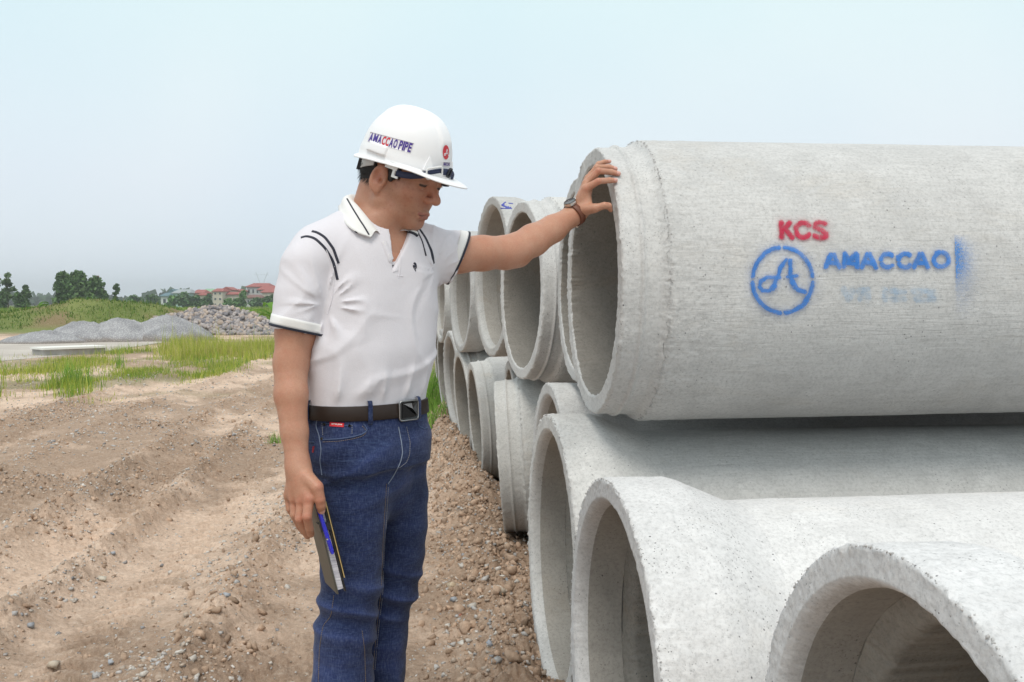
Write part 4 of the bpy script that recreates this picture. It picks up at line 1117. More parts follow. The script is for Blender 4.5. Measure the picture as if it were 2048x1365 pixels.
# ------------------------------------------------------------------ polo shirt
ND = np.array
def ridge(n, w=.22): return np.clip((1 - np.abs(n) - (1 - w)) / w, 0, 1) ** 1.3
def fold_noise(p):
    x, y, z = p[:, 0], p[:, 1], p[:, 2]
    w_low = np.exp(-((z - 1.07) / .055) ** 2)
    f = -.0075 * w_low * ridge(vnoise(x * 13 + y * 8 - z * 3, y * 13, z * 3.0, seed=91), .3)
    ar = np.sum((p - AP_R) ** 2, 1); al = np.sum((p - AP_L) ** 2, 1)
    w1, w2 = np.exp(-ar / .010), np.exp(-al / .012)
    # folds radiate from each armpit
    th1 = np.arctan2(z - AP_R[2], x - AP_R[0]); th2 = np.arctan2(z - AP_L[2], x - AP_L[0])
    f = f - .0085 * w1 * ridge(vnoise(th1 * 2.6 + 3, np.sqrt(ar) * 5, y * 6, seed=93), .32) * sstep(.0006, .004, ar)
    f = f - .0050 * w2 * ridge(vnoise(th2 * 2.8 + 1, np.sqrt(al) * 5, y * 6, seed=94), .32) * sstep(.0004, .003, al)
    f = f - .0045 * ridge(vnoise(x * 7 + z * 5, y * 7, z * 6 - x * 4, seed=96), .16) * np.exp(-((z - 1.24) / .12) ** 2)
    d_ = (x * .62 - z * .78) * 15 + vnoise(x * 4, y * 4, z * 4, seed=98) * 1.5
    f = f - .0050 * ridge(np.sin(d_), .30) * np.exp(-((z - 1.15) / .08) ** 2)
    f = f + .0015 * vnoise(x * 9, y * 9, z * 6, seed=95)
    return np.clip(f, -.012, .003) * (.1 + .9 * sstep(1.035, 1.075, z))
AP_R, AP_L = P(655, 610, 2.15), P(872, 545, 2.33)
shirt = Vol()
core = Vol()
core.add(loft(sections(lambda y: -.008)), .01); core.add(cone(P(735, 470, 2.30), P(640, 500, 2.19), .055, .045), .04); core.add(cone(P(750, 470, 2.31), P(845, 495, 2.36), .052, .045), .04)
core.add(chain(RA[:4], RAR[:4], .012), .03); core.add(chain(LA[:3], LAR[:3], .012), .03)
tors = loft(sections(lambda y: -.008))
shirt.add(loft(sections(lambda y: .0055)), .01)
shirt.add(lambda p: core.ev(p) - .0042, .008)
shirt.add(cone(P(738, 466, 2.30), P(640, 499, 2.19), .062, .052), .04)
shirt.add(cone(P(752, 468, 2.31), P(848, 499, 2.36), .058, .050), .04)
shirt.add(chain([P(622, 530, 2.16), P(602, 590, 2.14), P(593, 640, 2.13), P(591, 668, 2.13)], [.0500, .0475, .0450, .0445], .02), .016)
shirt.add(chain([SHL, P(890, 514, 2.40), P(915, 514, 2.42), P(922, 514, 2.425)], [.057, .0545, .0535, .0535], .02), .030)
CR0 = P(592, 661, 2.13); CRn = P(586, 700, 2.125) - P(594, 640, 2.133); CRn /= np.linalg.norm(CRn)
CRn = CRn + ND([-.12, 0, 0]); CRn = ND([-.215, -.05, -.975]); CRn /= np.linalg.norm(CRn)
CL0 = P(918, 514, 2.42); CLn = ND([.90, .20, -.40]); CLn /= np.linalg.norm(CLn)
def cutter(c0, n, rad):
    return lambda p: np.maximum(np.maximum(-((p - c0) @ n), np.linalg.norm(p - c0, axis=1) - rad), .012 - tors(p))
shirt.sub(cutter(CR0, CRn, .16), .002)
shirt.sub(cutter(CL0, CLn, .16), .002)
shirt.warp(fold_noise, .012)
shirt.sub(lambda p: np.maximum(np.maximum(chain(RA, [r + .0035 for r in RAR], .012)(p), -((p - CR0) @ CRn) - .03), np.linalg.norm(p - CR0, axis=1) - .07), .002)
shirt.sub(lambda p: np.maximum(np.maximum(chain(LA, [r + .0035 for r in LAR], .012)(p), -((p - CL0) @ CLn) - .03), np.linalg.norm(p - CL0, axis=1) - .07), .002)
VB = P(797, 541, 2.165)
nk = cone(P(742, 480, 2.26), P(768, 380, 2.285), .066, .070)
shirt.sub(nk, .006)
def vee(p):
    u = (p - VB) @ LEFT; z = p[:, 2] - VB[2]; v = (p - P(745, 500, 2.28)) @ FRONT
    return np.maximum(np.maximum(np.abs(u - .04 * z / .1) * .93 - z * .30, -(v - .02)), z - .115)
shirt.sub(vee, .002)
shirt.sub(lambda p: p[:, 2] - 1.030, .003)
SV, SF = shirt.mesh(lo, hi, .0031)
m_sh = mat("white_pique", (.80, .78, .80), .85, spec=.2); t = NT(m_sh)
t.b.inputs['Sheen Weight'].default_value = .15
wv = t.voro(560).outputs['Distance']
t.base(t.mix(t.ramp(t.noise(380, 3, .7), [(.3, .22), (.65, 0.0)]), (.70, .675, .71), (.58, .56, .59)))
b1 = t.bump(wv, .22, .0012); t.bump(t.noise(22, 4, .6), .18, .006, b1)
shirt_o = part("polo_shirt", SV, SF, m_sh)
m_navy = mat("navy_trim", (.018, .020, .035), .7)
m_cuff = mat("white_rib", (.80, .79, .77), .85); t = NT(m_cuff); t.bump(t.noise(300, 3), .3, .001)
bv_sh = bvh_of(shirt_o)
ps = lambda V, F: (V, F, None)
def strips(name, lst, m, parent, b, **kw):
    q = [surf_strip(b, pts, w, **kw) + (None,) for pts, w in lst]
    V, F, _ = join(q); return part(name, V, F, m, parent)
for pts, w in (([(602, 476), (612, 472), (630, 477), (650, 496), (667, 524), (675, 560)], .0062), ([(624, 463), (634, 465), (650, 475), (667, 498), (677, 527)], .0062),
               ([(838, 457), (851, 476), (863, 503), (868, 527)], .0070), ([(833, 460), (844, 482), (852, 512)], .0038)):
    V, F = surf_strip(bv_sh, pts, w); part("shoulder_stripe", V, F, m_navy, shirt_o)
# cuffs: ribbed bands with navy tipping
def cuff(c0, n, r, length, flare, name, squash=1.0, rot=0):
    n = n / np.linalg.norm(n); e1 = np.cross(n, [0, 1, 0]); e1 /= np.linalg.norm(e1); e2 = np.cross(n, e1)
    th = np.linspace(0, 2 * math.pi, 49)[:-1]
    prof = [(-length, r - .001), (-length + .002, r + .0012), (-.010, r + .0012 + flare), (-.0045, r + .0012 + flare)]
    tip = [(-.0045, r + .0012 + flare), (-.0038, r + .0022 + flare), (0, r + .0018 + flare), (.0005, r - .001 + flare), (-.004, r - .0022 + flare), (-.02, r - .003)]
    for nm, pr, m_ in ((name, prof, m_cuff), ("navy_tipping", tip, m_navy)):
        V = np.concatenate([c0 + n * x + rr_ * (np.cos(th)[:, None] * e1 * squash + np.sin(th)[:, None] * e2 / squash) for x, rr_ in pr])
        part(nm, V, grid_faces(len(pr), 48, False, True), m_, shirt_o)
def sleeve_band(nm, c0, n, t0, t1, off, m_, th_in=.002):
    e1 = np.cross(n, [0, 1, 0]); e1 /= np.linalg.norm(e1); e2 = np.cross(n, e1); K = 64; rows_, dirs = [], []
    for t_ in np.linspace(t0, t1, 5):
        r_ = []
        for a in np.arange(K) * 2 * math.pi / K:
            d_ = math.cos(a) * e1 + math.sin(a) * e2; o_ = c0 + n * min(t_, -.0012); best = None; acc = 0.0
            for _ in range(3):
                h_ = bv_sh.ray_cast(Vector(o_ + d_ * (acc + .0004)), Vector(d_))
                if h_[0] is None: break
                acc = float((np.array(h_[0]) - o_) @ d_)
                if np.array(h_[1]) @ d_ > 0: best = acc; break
            r_.append(best if best is not None else np.nan)
        r_ = ND(r_); med = np.nanmedian(r_); r_ = np.where(np.isnan(r_) | (r_ > med * 1.22), med * 1.04, r_)
        for _ in range(4): r_ = (np.roll(r_, 1) + 2 * r_ + np.roll(r_, -1)) / 4
        rows_.append((t_, r_))
    dd = np.stack([math.cos(a) * e1 + math.sin(a) * e2 for a in np.arange(K) * 2 * math.pi / K])
    V = [c0 + n * rows_[0][0] + dd * (rows_[0][1] - .001)[:, None]] + [c0 + n * t_ + dd * (r_ + off)[:, None] for t_, r_ in rows_] + [c0 + n * rows_[-1][0] + dd * (rows_[-1][1] - th_in)[:, None], c0 + n * (rows_[-1][0] - .004) + dd * (rows_[-1][1] - th_in - .002)[:, None]]
    part(nm, np.concatenate(V), grid_faces(len(V), K, False, True), m_, shirt_o)
for c0, n_ in ((CR0, CRn / np.linalg.norm(CRn)), (CL0, CLn / np.linalg.norm(CLn))):
    sleeve_band("sleeve_cuff", c0, n_, -.025, -.003, .0012, m_cuff)
    sleeve_band("navy_tipping", c0, n_, -.0040, .0014, .0025, m_navy, .004)
# collar
cF = [(756, 464, 2.182), (737, 438, 2.185), (716, 412, 2.205), (700, 396, 2.25), (703, 390, 2.31), (730, 393, 2.36), (768, 408, 2.375), (796, 432, 2.345), (806, 452, 2.285), (800, 463, 2.235)]
cO = [(741, 474, 2.158), (716, 467, 2.150), (692, 451, 2.165), (678, 427, 2.215), (676, 410, 2.29), (705, 405, 2.37), (760, 418, 2.42), (812, 442, 2.405), (838, 460, 2.34), (831, 474, 2.262)]
cI = [(770, 480, 2.20), (752, 455, 2.20), (733, 432, 2.22), (720, 418, 2.255), (722, 412, 2.31), (745, 415, 2.345), (770, 425, 2.355), (788, 445, 2.33), (796, 462, 2.28), (792, 474, 2.235)]
rF, rO, rI = [resample([P(*q) for q in c_], 60) for c_ in (cF, cO, cI)]
cen = P(748, 445, 2.285)
rows_ = []
for t_ in np.linspace(0, 1, 5)[:-1]: rows_.append(rI * (1 - t_) + rF * t_)
for t_ in np.linspace(0, 1, 8):
    q = rF * (1 - t_) + rO * t_; out = q - cen; out[:, 2] *= .3; out /= np.linalg.norm(out, axis=1)[:, None]
    rows_.append(q + (out * .005 + ND([0, 0, .006])) * math.sin(math.pi * min(1, t_ * 1.2 + .05)))
out = rO - cen; out /= np.linalg.norm(out, axis=1)[:, None]
rows_.append(rO - ND([0, 0, .002]) - out * .002); rows_.append(rF * .3 + rO * .7 - ND([0, 0, .004]) - out * .003)
CV = np.stack(rows_, 1); nC = CV.shape[1]
collar_o = part("collar", CV.reshape(-1, 3), grid_faces(60, nC), m_cuff, shirt_o)
bv_c = bvh_of(collar_o)
for pts, w in (([(694, 398), (704, 415), (718, 438), (730, 456), (738, 470)], .0034), ([(679, 428), (684, 441), (693, 452), (704, 461), (715, 465.5)], .0040)):
    V, F = surf_strip(bv_c, pts, w, lift=.0008); part("navy_tipping", V, F, m_navy, collar_o)
edge = rO[48:] + ND([0, 0, .002]); V, F = tube(edge, .0018, 6); part("navy_tipping", V, F, m_navy, collar_o)
# placket edges and buttons, seams
def seam(name, pts, r, m_, par, b, lift=0.0):
    q = surf_tube(b, pts, r, 40, lift)
    if q: part(name, q[0], q[1], m_, par)
seam("seam", [(652, 500), (664, 530), (668, 565), (664, 600), (655, 628)], .0016, m_sh, shirt_o, bv_sh)
seam("placket_edge", [(800, 486), (802, 505), (800, 540), (797, 556)], .0014, m_sh, shirt_o, bv_sh)
seam("placket_edge", [(773, 485), (786, 515), (795, 541)], .0014, m_sh, shirt_o, bv_sh)
seam("placket_edge", [(795, 552), (806, 553)], .0012, m_sh, shirt_o, bv_sh)
V, F = surf_strip(bv_sh, [(768, 484), (779, 512), (791, 543)], .016, lift=.001); part("placket", V, F, m_sh, shirt_o)
m_btn = mat("button_pearl", (.78, .76, .76), .25)
for x, y in ((769, 487), (779, 512)):
    h_ = hit(bv_sh, x, y)
    if h_:
        n_ = h_[1]; e1 = np.cross(n_, [0, 0, 1]); e1 /= np.linalg.norm(e1); e2 = np.cross(n_, e1); th = np.linspace(0, 2 * math.pi, 17)[:-1]
        V = np.concatenate([h_[0] + n_ * z_ + r_ * (np.cos(th)[:, None] * e1 + np.sin(th)[:, None] * e2) for z_, r_ in ((0, .005), (.0015, .005), (.0018, .0038), (.0010, .003))])
        part("button", V, [tuple(f) for f in grid_faces(4, 16, False, True).tolist()] + [tuple(range(48, 64))], m_btn, shirt_o)
V_, F_ = surf_strip(bv_sh, [(806, 459), (818, 461), (828, 464.5), (834, 469)], .0085, lift=.0035, th=.001); part("collar_tip", V_, F_, m_cuff, shirt_o)
V_, F_ = surf_strip(bv_sh, [(810, 463.5), (820, 466), (829, 470), (834, 474)], .0030, lift=.0048, th=.0008); part("navy_tipping", V_, F_, m_navy, shirt_o)
# little embroidered emblem on the chest: a plumed head, drawn as plain shapes
def px_poly(b, polys, m_, name, par, lift=.0012, th=.0006):
    q = []
    for pl in polys:
        H_ = [hit(b, *p_) for p_ in pl]
        if any(h is None for h in H_): continue
        c_ = np.mean([h[0] for h in H_], 0); top = [h[0] + h[1] * (lift + th) for h in H_]; bot = [h[0] for h in H_]; n_ = len(pl)
        q.append((np.array(top + bot), [tuple(range(n_))] + [(i, (i + 1) % n_, n_ + (i + 1) % n_, n_ + i) for i in range(n_)], None))
    if q: V, F, _ = join(q); return part(name, V, F, m_, par, smooth=False)
px_poly(bv_sh, [[(826.5, 527), (828, 525.3), (830.5, 526), (832, 528.5), (832.8, 532), (832.6, 536), (831.3, 538.5), (830.6, 534), (829.8, 530.5), (828, 528.3)],
                [(826, 530.5), (828, 530.5), (829.6, 533), (829, 536), (827.4, 537.5), (826.8, 535), (825.6, 534)],
                [(828.6, 538), (829.8, 537), (830.4, 540), (831.5, 543.5), (829.6, 541.5)]], m_navy, "embroidered_emblem", shirt_o)

# ------------------------------------------------------------------ jeans
jn = Vol()
JT = [(738, 925, 2.27, .158, .122, 52), (738, 905, 2.27, .164, .128, 52), (738, 880, 2.27, .164, .124, 52), (735, 850, 2.27, .158, .117, 51), (731, 815, 2.27, .155, .114, 50), (731, 800, 2.27, .154, .113, 50)]
jsec = []
for px_, py_, Y, w, d, a in JT: q = P(px_, py_, Y); jsec.append((q[2], q[0], q[1], w, d, a))
jn.add(loft(jsec), .01)
jn.sub(lambda p: 1.036 - p[:, 2], .002)
jn.add(chain([P(702, 900, 2.225), P(704, 985, 2.215), P(706, 1050, 2.215), P(703, 1110, 2.22), P(701, 1178, 2.22), P(690, 1262, 2.22), P(685, 1365, 2.22), P(683, 1500, 2.225), P(682, 1650, 2.23)], [.089, .082, .0725, .0680, .0655, .0665, .0655, .061, .064], .03), .05)
jn.add(cone(P(758, 925, 2.25), P(768, 985, 2.29), .075, .060), .03)
jn.add(chain([P(778, 900, 2.33), P(787, 985, 2.355), P(795, 1050, 2.36), P(792, 1110, 2.365), P(783, 1170, 2.365), P(764, 1262, 2.37), P(756, 1350, 2.37), P(750, 1480, 2.37), P(748, 1590, 2.37)], [.088, .080, .0690, .0640, .0620, .0615, .0615, .058, .060], .03), .03)
jn.add(ell(P(690, 900, 2.40), (.085, .075, .10)), .05)          # seat of the trousers
KNR, KNL = P(680, 1225, 2.20), P(800, 1175, 2.36)
def jfold(p):
    x, y, z = p[:, 0], p[:, 1], p[:, 2]
    k1 = np.exp(-((z - KNR[2]) / .075) ** 2) * np.exp(-((p[:, 1] - 2.2) / .12) ** 2); k2 = np.exp(-((z - KNL[2]) / .06) ** 2) * np.exp(-((p[:, 1] - 2.38) / .10) ** 2)
    ph = z * 105 + 2.2 * vnoise(x * 9, y * 9, z * 4, seed=61) + x * 25
    f = (np.abs(np.sin(ph * .5)) - .6) * .0165 * np.clip(k1 + k2, 0, 1) * (.45 + .9 * np.clip(vnoise(x * 7, y * 7, z * 7, seed=66) + .35, 0, 1))
    hip = np.exp(-((z - .88) / .07) ** 2)
    ph2 = z * 75 - (x + .3) * 30 + 1.8 * vnoise(x * 7, y * 7, z * 5, seed=63)
    f = f + (np.abs(np.sin(ph2 * .5)) - .6) * .0105 * hip * (.4 + .6 * np.clip(vnoise(x * 6, y * 6, z * 9, seed=67) + .4, 0, 1))
    low = np.exp(-((z - .38) / .12) ** 2)
    f = f + (np.abs(vnoise(x * 8, y * 8, z * 15, seed=64)) - .3) * .0120 * low
    f = f + .0022 * vnoise(x * 16, y * 16, z * 22, seed=65) + .0012 * vnoise(x * 40, y * 40, z * 50, seed=68)
    return f
jn.warp(jfold, .01)
JV, JF = jn.mesh(ND([-.62, 1.9, -.0]), ND([.1, 2.75, 1.06]), .0034)
jw = np.clip(.5 - jfold(JV) / .007, 0, 1); th_ = np.exp(-((JV[:, 2] - .78) / .13) ** 2) * sstep(2.33, 2.17, JV[:, 1]) if False else np.exp(-((JV[:, 2] - .76) / .14) ** 2) * (1 - sstep(2.18, 2.34, JV[:, 1]))
kn_ = np.exp(-((JV[:, 2] - .50) / .10) ** 2)
JC = np.clip(.75 * jw ** 2 + .55 * th_ * (.6 + .4 * fbm(JV[:, 0] * 12, JV[:, 1] * 12, JV[:, 2] * 8, o=3, seed=12)) + .25 * kn_, 0, 1.4)[:, None] * np.ones((1, 3))
def jmat():
    m = mat("denim", (.02, .04, .12), .85, spec=.2); t = NT(m)
    t.b.inputs['Sheen Weight'].default_value = .12
    fine = t.noise(330, 3, .7, vec=t.coord((1, 1, .22))); f2 = t.noise(300, 3, .7, vec=t.coord((.2, .2, 1.5)))
    big = t.noise(7, 4, .6, vec=t.coord((1, 1, .8)))
    c = t.mix(t.ramp(big, [(.35, 0.0), (.7, 1.0)]), (.008, .014, .050), (.016, .028, .088))
    c = t.mix(t.ramp(fine, [(.48, 0.0), (.70, .40)]), c, (.09, .12, .22))
    c = t.mix(t.ramp(f2, [(.5, 0.0), (.7, .40)]), c, (.09, .13, .23))
    cr = t.noise(26, 5, .7, vec=t.coord((.6, .6, 2.4)), dist=.6)
    c = t.mix(t.ramp(cr, [(.55, 0.0), (.75, .30)]), c, (.07, .12, .25))
    c = t.mix(t.ramp(cr, [(.25, .5), (.42, 0.0)]), c, (.010, .022, .07))
    wr_ = t.attr().outputs['Fac']
    c = t.mix(t.math('MULTIPLY', wr_, .46), c, t.mix(t.ramp(fine, [(.35, 0.0), (.65, 1.0)]), (.032, .052, .18), (.10, .135, .30)))
    t.base(c)
    b1 = t.bump(fine, .3, .0012); t.bump(cr, .45, .007, b1)
    return m
m_den = jmat()
jeans_o = part("jeans", JV, JF, m_den, colors=JC)
bv_j = bvh_of(jeans_o)
m_st = mat("pale_stitching", (.27, .27, .30), .8); m_st2 = mat("tan_stitching", (.22, .17, .13), .8)
def stitch(pts, m_=m_st, r=.0007, dash=True, n=60, name="stitching", fat=None):
    q = resample(pts, n); H_ = [hit(bv_j, *p_) for p_ in q]; H_ = [h for h in H_ if h is not None]
    if len(H_) < 6: return
    P_ = ND([h[0] + h[1] * .0006 for h in H_])
    for _ in range(2): P_[1:-1] = (P_[:-2] + 2 * P_[1:-1] + P_[2:]) / 4
    if not dash: V, F = tube(P_, r, 5); return part(name, V, F, m_, jeans_o)
    L_ = np.r_[0, np.cumsum(np.linalg.norm(np.diff(P_, axis=0), axis=1))]; s_ = np.arange(0, L_[-1] - .002, .0042); qq = []
    for a_ in s_: qq.append(tube(ND([[np.interp(b_, L_, P_[:, k]) for k in range(3)] for b_ in (a_, a_ + .0028)]), r, 4) + (None,))
    if qq: V, F, _ = join(qq); part(name, V, F, m_, jeans_o)
pk = [(725.5, 848), (732, 854), (735, 861), (726, 868.4), (707, 874), (678, 878.7), (645.7, 880)]
hem = mat("denim_seam", (.06, .09, .18), .85)
stitch(pk, hem, .0016, False, name="pocket_edge"); stitch([(x - 1.5, y + 4.5) for x, y in pk], m_st2)
stitch([(644, 846), (645, 858), (646, 872)], m_st, .0008); stitch([(704, 850), (704, 869)], m_st, .0008); stitch([(644, 846), (660, 848), (690, 852), (704, 850)], hem, .0011, False, name="pocket_edge")
ss = [(634, 838), (632, 854), (638, 870), (640.5, 884.5), (642.7, 900.7), (640, 921), (644, 950)]
stitch(ss, mat("seam_wear", (.16, .20, .29), .85), .0012, False, n=50, name="side_seam")
fly = [(796.6, 854), (802.5, 884.5), (805, 906.5), (801, 924), (795, 937), (785, 955), (776, 968)]
stitch(fly, mat("seam_wear_pale", (.22, .26, .34), .85), .0013, False, name="fly_seam")
stitch([(812.7, 854), (820, 884.5), (819, 909.5), (812.7, 925.6), (797, 937)], m_st, .0008)
stitch([(835, 846), (839, 854), (848, 858), (854, 856)], hem, .0014, False, name="pocket_edge"); stitch([(773, 968), (768, 1040), (765.5, 1090), (762, 1187), (754, 1251), (746, 1340)], m_st2, .0008)
stitch([(776.5, 975), (771, 1060), (768, 1120), (766, 1187), (758, 1251), (750, 1340)], m_st, .0008)
stitch([(668, 1191), (662, 1234), (646, 1251), (639, 1300), (637, 1365)], m_st2, .0009); stitch([(724, 1262), (729, 1300), (731, 1365)], m_st2, .0008)
stitch([(614, 885), (629, 885)], hem, .0018, False, name="pocket_edge")
def quad_map(quad, u, v):
    a, b, c, d = [ND(q, float) for q in quad]        # top left, top right, bottom right, bottom left
    u = u[:, None]; v = v[:, None]; return a * (1 - u) * (1 - v) + b * u * (1 - v) + c * u * v + d * (1 - u) * v
def patch(name, b, quad, m_, par, lift=.0008, th=.001, n=(14, 6), partfn=None):
    U_, V_ = np.meshgrid(np.linspace(0, 1, n[0]), np.linspace(0, 1, n[1]), indexing='ij'); q = quad_map(quad, U_.ravel(), V_.ravel())
    H_ = [hit(b, *p_) for p_ in q]; nn = np.mean([h[1] for h in H_ if h], 0); nn /= np.linalg.norm(nn)
    last = next(h for h in H_ if h); top = []
    for h in H_:
        last = h or last; top.append(last[0])
    top = ND(top); bot = top + nn * .0; top = top + nn * (lift + th)
    F = [tuple(f) for f in grid_faces(*n).tolist()]; N_ = n[0] * n[1]
    rim = [i * n[1] for i in range(n[0])] + [(n[0] - 1) * n[1] + j for j in range(1, n[1])] + [i * n[1] + n[1] - 1 for i in range(n[0] - 2, -1, -1)] + [j for j in range(n[1] - 2, 0, -1)]
    for a_, b_ in zip(rim, rim[1:] + rim[:1]): F.append((a_, b_, b_ + N_, a_ + N_))
    return (partfn or part)(name, np.concatenate([top, bot]), F, m_, par)
def text2d(s_, bold=.0, shear=0.0):
    cu = bpy.data.curves.new("t", 'FONT'); cu.body = s_; cu.offset = bold; cu.shear = shear; cu.resolution_u = 3; cu.fill_mode = 'FRONT'
    o_ = bpy.data.objects.new("t", cu); me = o_.to_mesh(); v = ND([x.co[:2] for x in me.vertices]); f = [tuple(p.vertices) for p in me.polygons]
    o_.to_mesh_clear(); bpy.data.objects.remove(o_); bpy.data.curves.remove(cu); return v, f
def text_on(name, b, quad, s_, m_, par, lift, bold=.02, shear=0.0, span=None, partfn=None):
    v, f = text2d(s_, bold, shear); lo_, hi_ = (v.min(0), v.max(0)) if span is None else span
    w = (v - lo_) / (hi_ - lo_); q = quad_map(quad, w[:, 0], 1 - w[:, 1]); H_ = [hit(b, *p_) for p_ in q]
    nn = np.mean([h[1] for h in H_ if h], 0); nn /= np.linalg.norm(nn); last = next(h for h in H_ if h); V = []
    for h in H_:
        last = h or last; V.append(last[0] + nn * lift)
    return (partfn or part)(name, ND(V), f, m_, par, smooth=False)
m_red = mat("red_label", (.62, .02, .03), .6); m_wht = mat("white_thread", (.8, .78, .78), .7)
ql = [(660, 844.5), (688.5, 846.5), (688, 854.8), (659.5, 852.8)]
patch("pocket_label", bv_j, ql, m_red, jeans_o)
text_on("label_text", bv_j, [(664, 847), (685, 848.5), (684.6, 851.8), (663.6, 850.4)], "BETTER JEANS", m_wht, jeans_o, .0024, .03)
patch("red_tab", bv_j, [(626.5, 893), (629.2, 893), (627.5, 905.5), (625, 905.5)], mat("dark_red_tab", (.35, .01, .02), .7), jeans_o, n=(3, 4))
m_rv = mat("rivet", (.10, .085, .07), .4, 1.0)
def disc_on(b, x, y, r, m_, name, par, h=.0018):
    q = hit(b, x, y)
    if not q: return
    p_, n_ = q; e1 = np.cross(n_, [0, 0, 1]); e1 /= np.linalg.norm(e1); e2 = np.cross(n_, e1); th = np.linspace(0, 2 * math.pi, 13)[:-1]
    V = np.concatenate([p_ + n_ * z_ + r_ * (np.cos(th)[:, None] * e1 + np.sin(th)[:, None] * e2) for z_, r_ in ((0, r), (h * .7, r * .95), (h, r * .5))])
    part(name, V, [tuple(f) for f in grid_faces(3, 12, False, True).tolist()] + [tuple(range(24, 36))], m_, par)
for x, y in ((649, 849), (699, 852), (643.5, 878)): disc_on(bv_j, x, y, .0034, m_rv, "rivet", jeans_o)

# ------------------------------------------------------------------ belt
secs = np.array(sorted(jsec)); 
def ring_at(z, grow, n=120):
    cx, cy, w, d, a = [np.interp(z, secs[:, 0], secs[:, i]) for i in range(1, 6)]; a = math.radians(a); e = 2.3
    th = np.arange(n) * 2 * math.pi / n; c, s = np.cos(th), np.sin(th)
    u = np.sign(c) * np.abs(c) ** (2 / e) * (w + grow); v = np.sign(s) * np.abs(s) ** (2 / e) * (d + grow)
    fx, fy = math.sin(a), -math.cos(a); lx, ly = math.cos(a), math.sin(a)
    return np.stack([cx + u * lx + v * fx, cy + u * ly + v * fy, np.full(n, z)], -1)
zb0, zb1 = 1.0060, 1.0395
prof = [(zb0, .001), (zb0, .0065), (zb0 + .002, .0080), (zb1 - .002, .0080), (zb1, .0065), (zb1, .001)]
V = np.concatenate([ring_at(z, g) for z, g in prof])
m_lea = mat("dark_leather", (.026, .016, .012), .5, spec=.3); t = NT(m_lea); t.bump(t.noise(160, 4), .15, .001)
belt_o = part("belt", V, grid_faces(len(prof), 120, False, True), m_lea)
bv_b = bvh_of(belt_o)
m_mt = mat("gunmetal", (.32, .32, .32), .28, 1.0); m_bk = mat("black_gloss", (.008, .008, .009), .08)
def loop_at(px_, w=.011, lean=0):
    q = hit(bv_b, px_, 824)
    if not q: return
    p_, n_ = q; n_ = ND([n_[0], n_[1], 0]); n_ /= np.linalg.norm(n_); s_ = np.cross([0, 0, 1.0], n_)
    pr = [(-.009, -.003), (-.007, .002), (.002, .0035), (.036, .0035), (.044, .001), (.046, -.004)]
    rows2 = []
    for z_, o_ in pr:
        for s2 in (-1, -.8, 0, .8, 1): rows2.append(ND([p_[0], p_[1], zb0 + z_ - .001]) + n_ * (o_ - (.0016 if abs(s2) == 1 else 0) + (.0 if o_ > 0 else 0)) + s_ * s2 * w / 2 + s_ * lean * z_)
    part("belt_loop", ND(rows2), grid_faces(6, 5), m_den, jeans_o)
for x in (616.5, 740.5, 838): loop_at(x)
# buckle
q = hit(bv_b, 817, 828); p0, n0 = q; n0 = ND([n0[0], n0[1], 0]); n0 /= np.linalg.norm(n0); s0 = np.cross([0, 0, 1.0], n0); s0 /= np.linalg.norm(s0); p0 = ND([p0[0], p0[1], .5 * (zb0 + zb1) - .001]) + n0 * .004
def rr2(w, h, r, n=6):
    pts = []
    for cx, cy, a0 in ((w - r, h - r, 0), (-w + r, h - r, 90), (-w + r, -h + r, 180), (w - r, -h + r, 270)):
        for k in range(n): a_ = math.radians(a0 + 90 * k / (n - 1)); pts.append((cx + r * math.cos(a_), cy + r * math.sin(a_)))
    return ND(pts)
def bend(uv, off): return p0 + uv[:, :1] * s0 + uv[:, 1:2] * ND([0, 0, 1.0]) + n0 * (off - 7.0 * uv[:, :1] ** 2)
loop_ = bend(rr2(.031, .0225, .007), .004); V, F = tube(loop_, .0022, 8, closed=True); part("buckle_frame", V, F, m_mt, belt_o)
pl = rr2(.029, .0205, .006); top = bend(pl, .0045); bot = bend(pl, .0); n_ = len(pl)
part("buckle_plate", np.vstack([top, bot]), [tuple(range(n_))] + [(i, (i + 1) % n_, n_ + (i + 1) % n_, n_ + i) for i in range(n_)], m_bk, belt_o, smooth=False)
for tri, c_ in (([(-.024, .017), (.0, .017), (.004, .004)], (.30, .30, .31)), ([(.0, .017), (.022, .0175), (.004, .004)], (.05, .05, .052)), ([(.022, .0175), (.026, -.012), (.004, .004)], (.16, .16, .165)), ([(-.024, .017), (.004, .004), (.022, -.016), (-.025, -.017)], (.006, .006, .007))):
    uv = ND(tri); part("facet", bend(uv, .0052 + (.0010 if c_[0] > .2 else 0)), [tuple(range(len(tri)))], mat("facet", c_, .15, .6), belt_o, smooth=False)

# ------------------------------------------------------------------ shoes (below the frame)
sh = Vol()
for x, y, a_ in ((682, 2.21, 52), (748, 2.36, 48)):
    c_ = P(x, 1650 if y < 2.3 else 1590, y); f_ = ND([math.sin(math.radians(a_)), -math.cos(math.radians(a_)), 0]); c_[2] = .0
    sh.add(cone(c_ + ND([0, 0, .045]) - f_ * .04, c_ + f_ * .15 + ND([0, 0, .030]), .042, .036), .02); sh.add(cone(c_ + ND([0, 0, .05]), c_ + ND([0, 0, .10]), .045, .042), .02)
sh.sub(lambda p: p[:, 2] + .004, .003)
V, F = sh.mesh(ND([-.6, 1.9, -.05]), ND([.1, 2.6, .2]), .006); part("shoes", V, F, mat("black_shoe", (.02, .02, .02), .4))

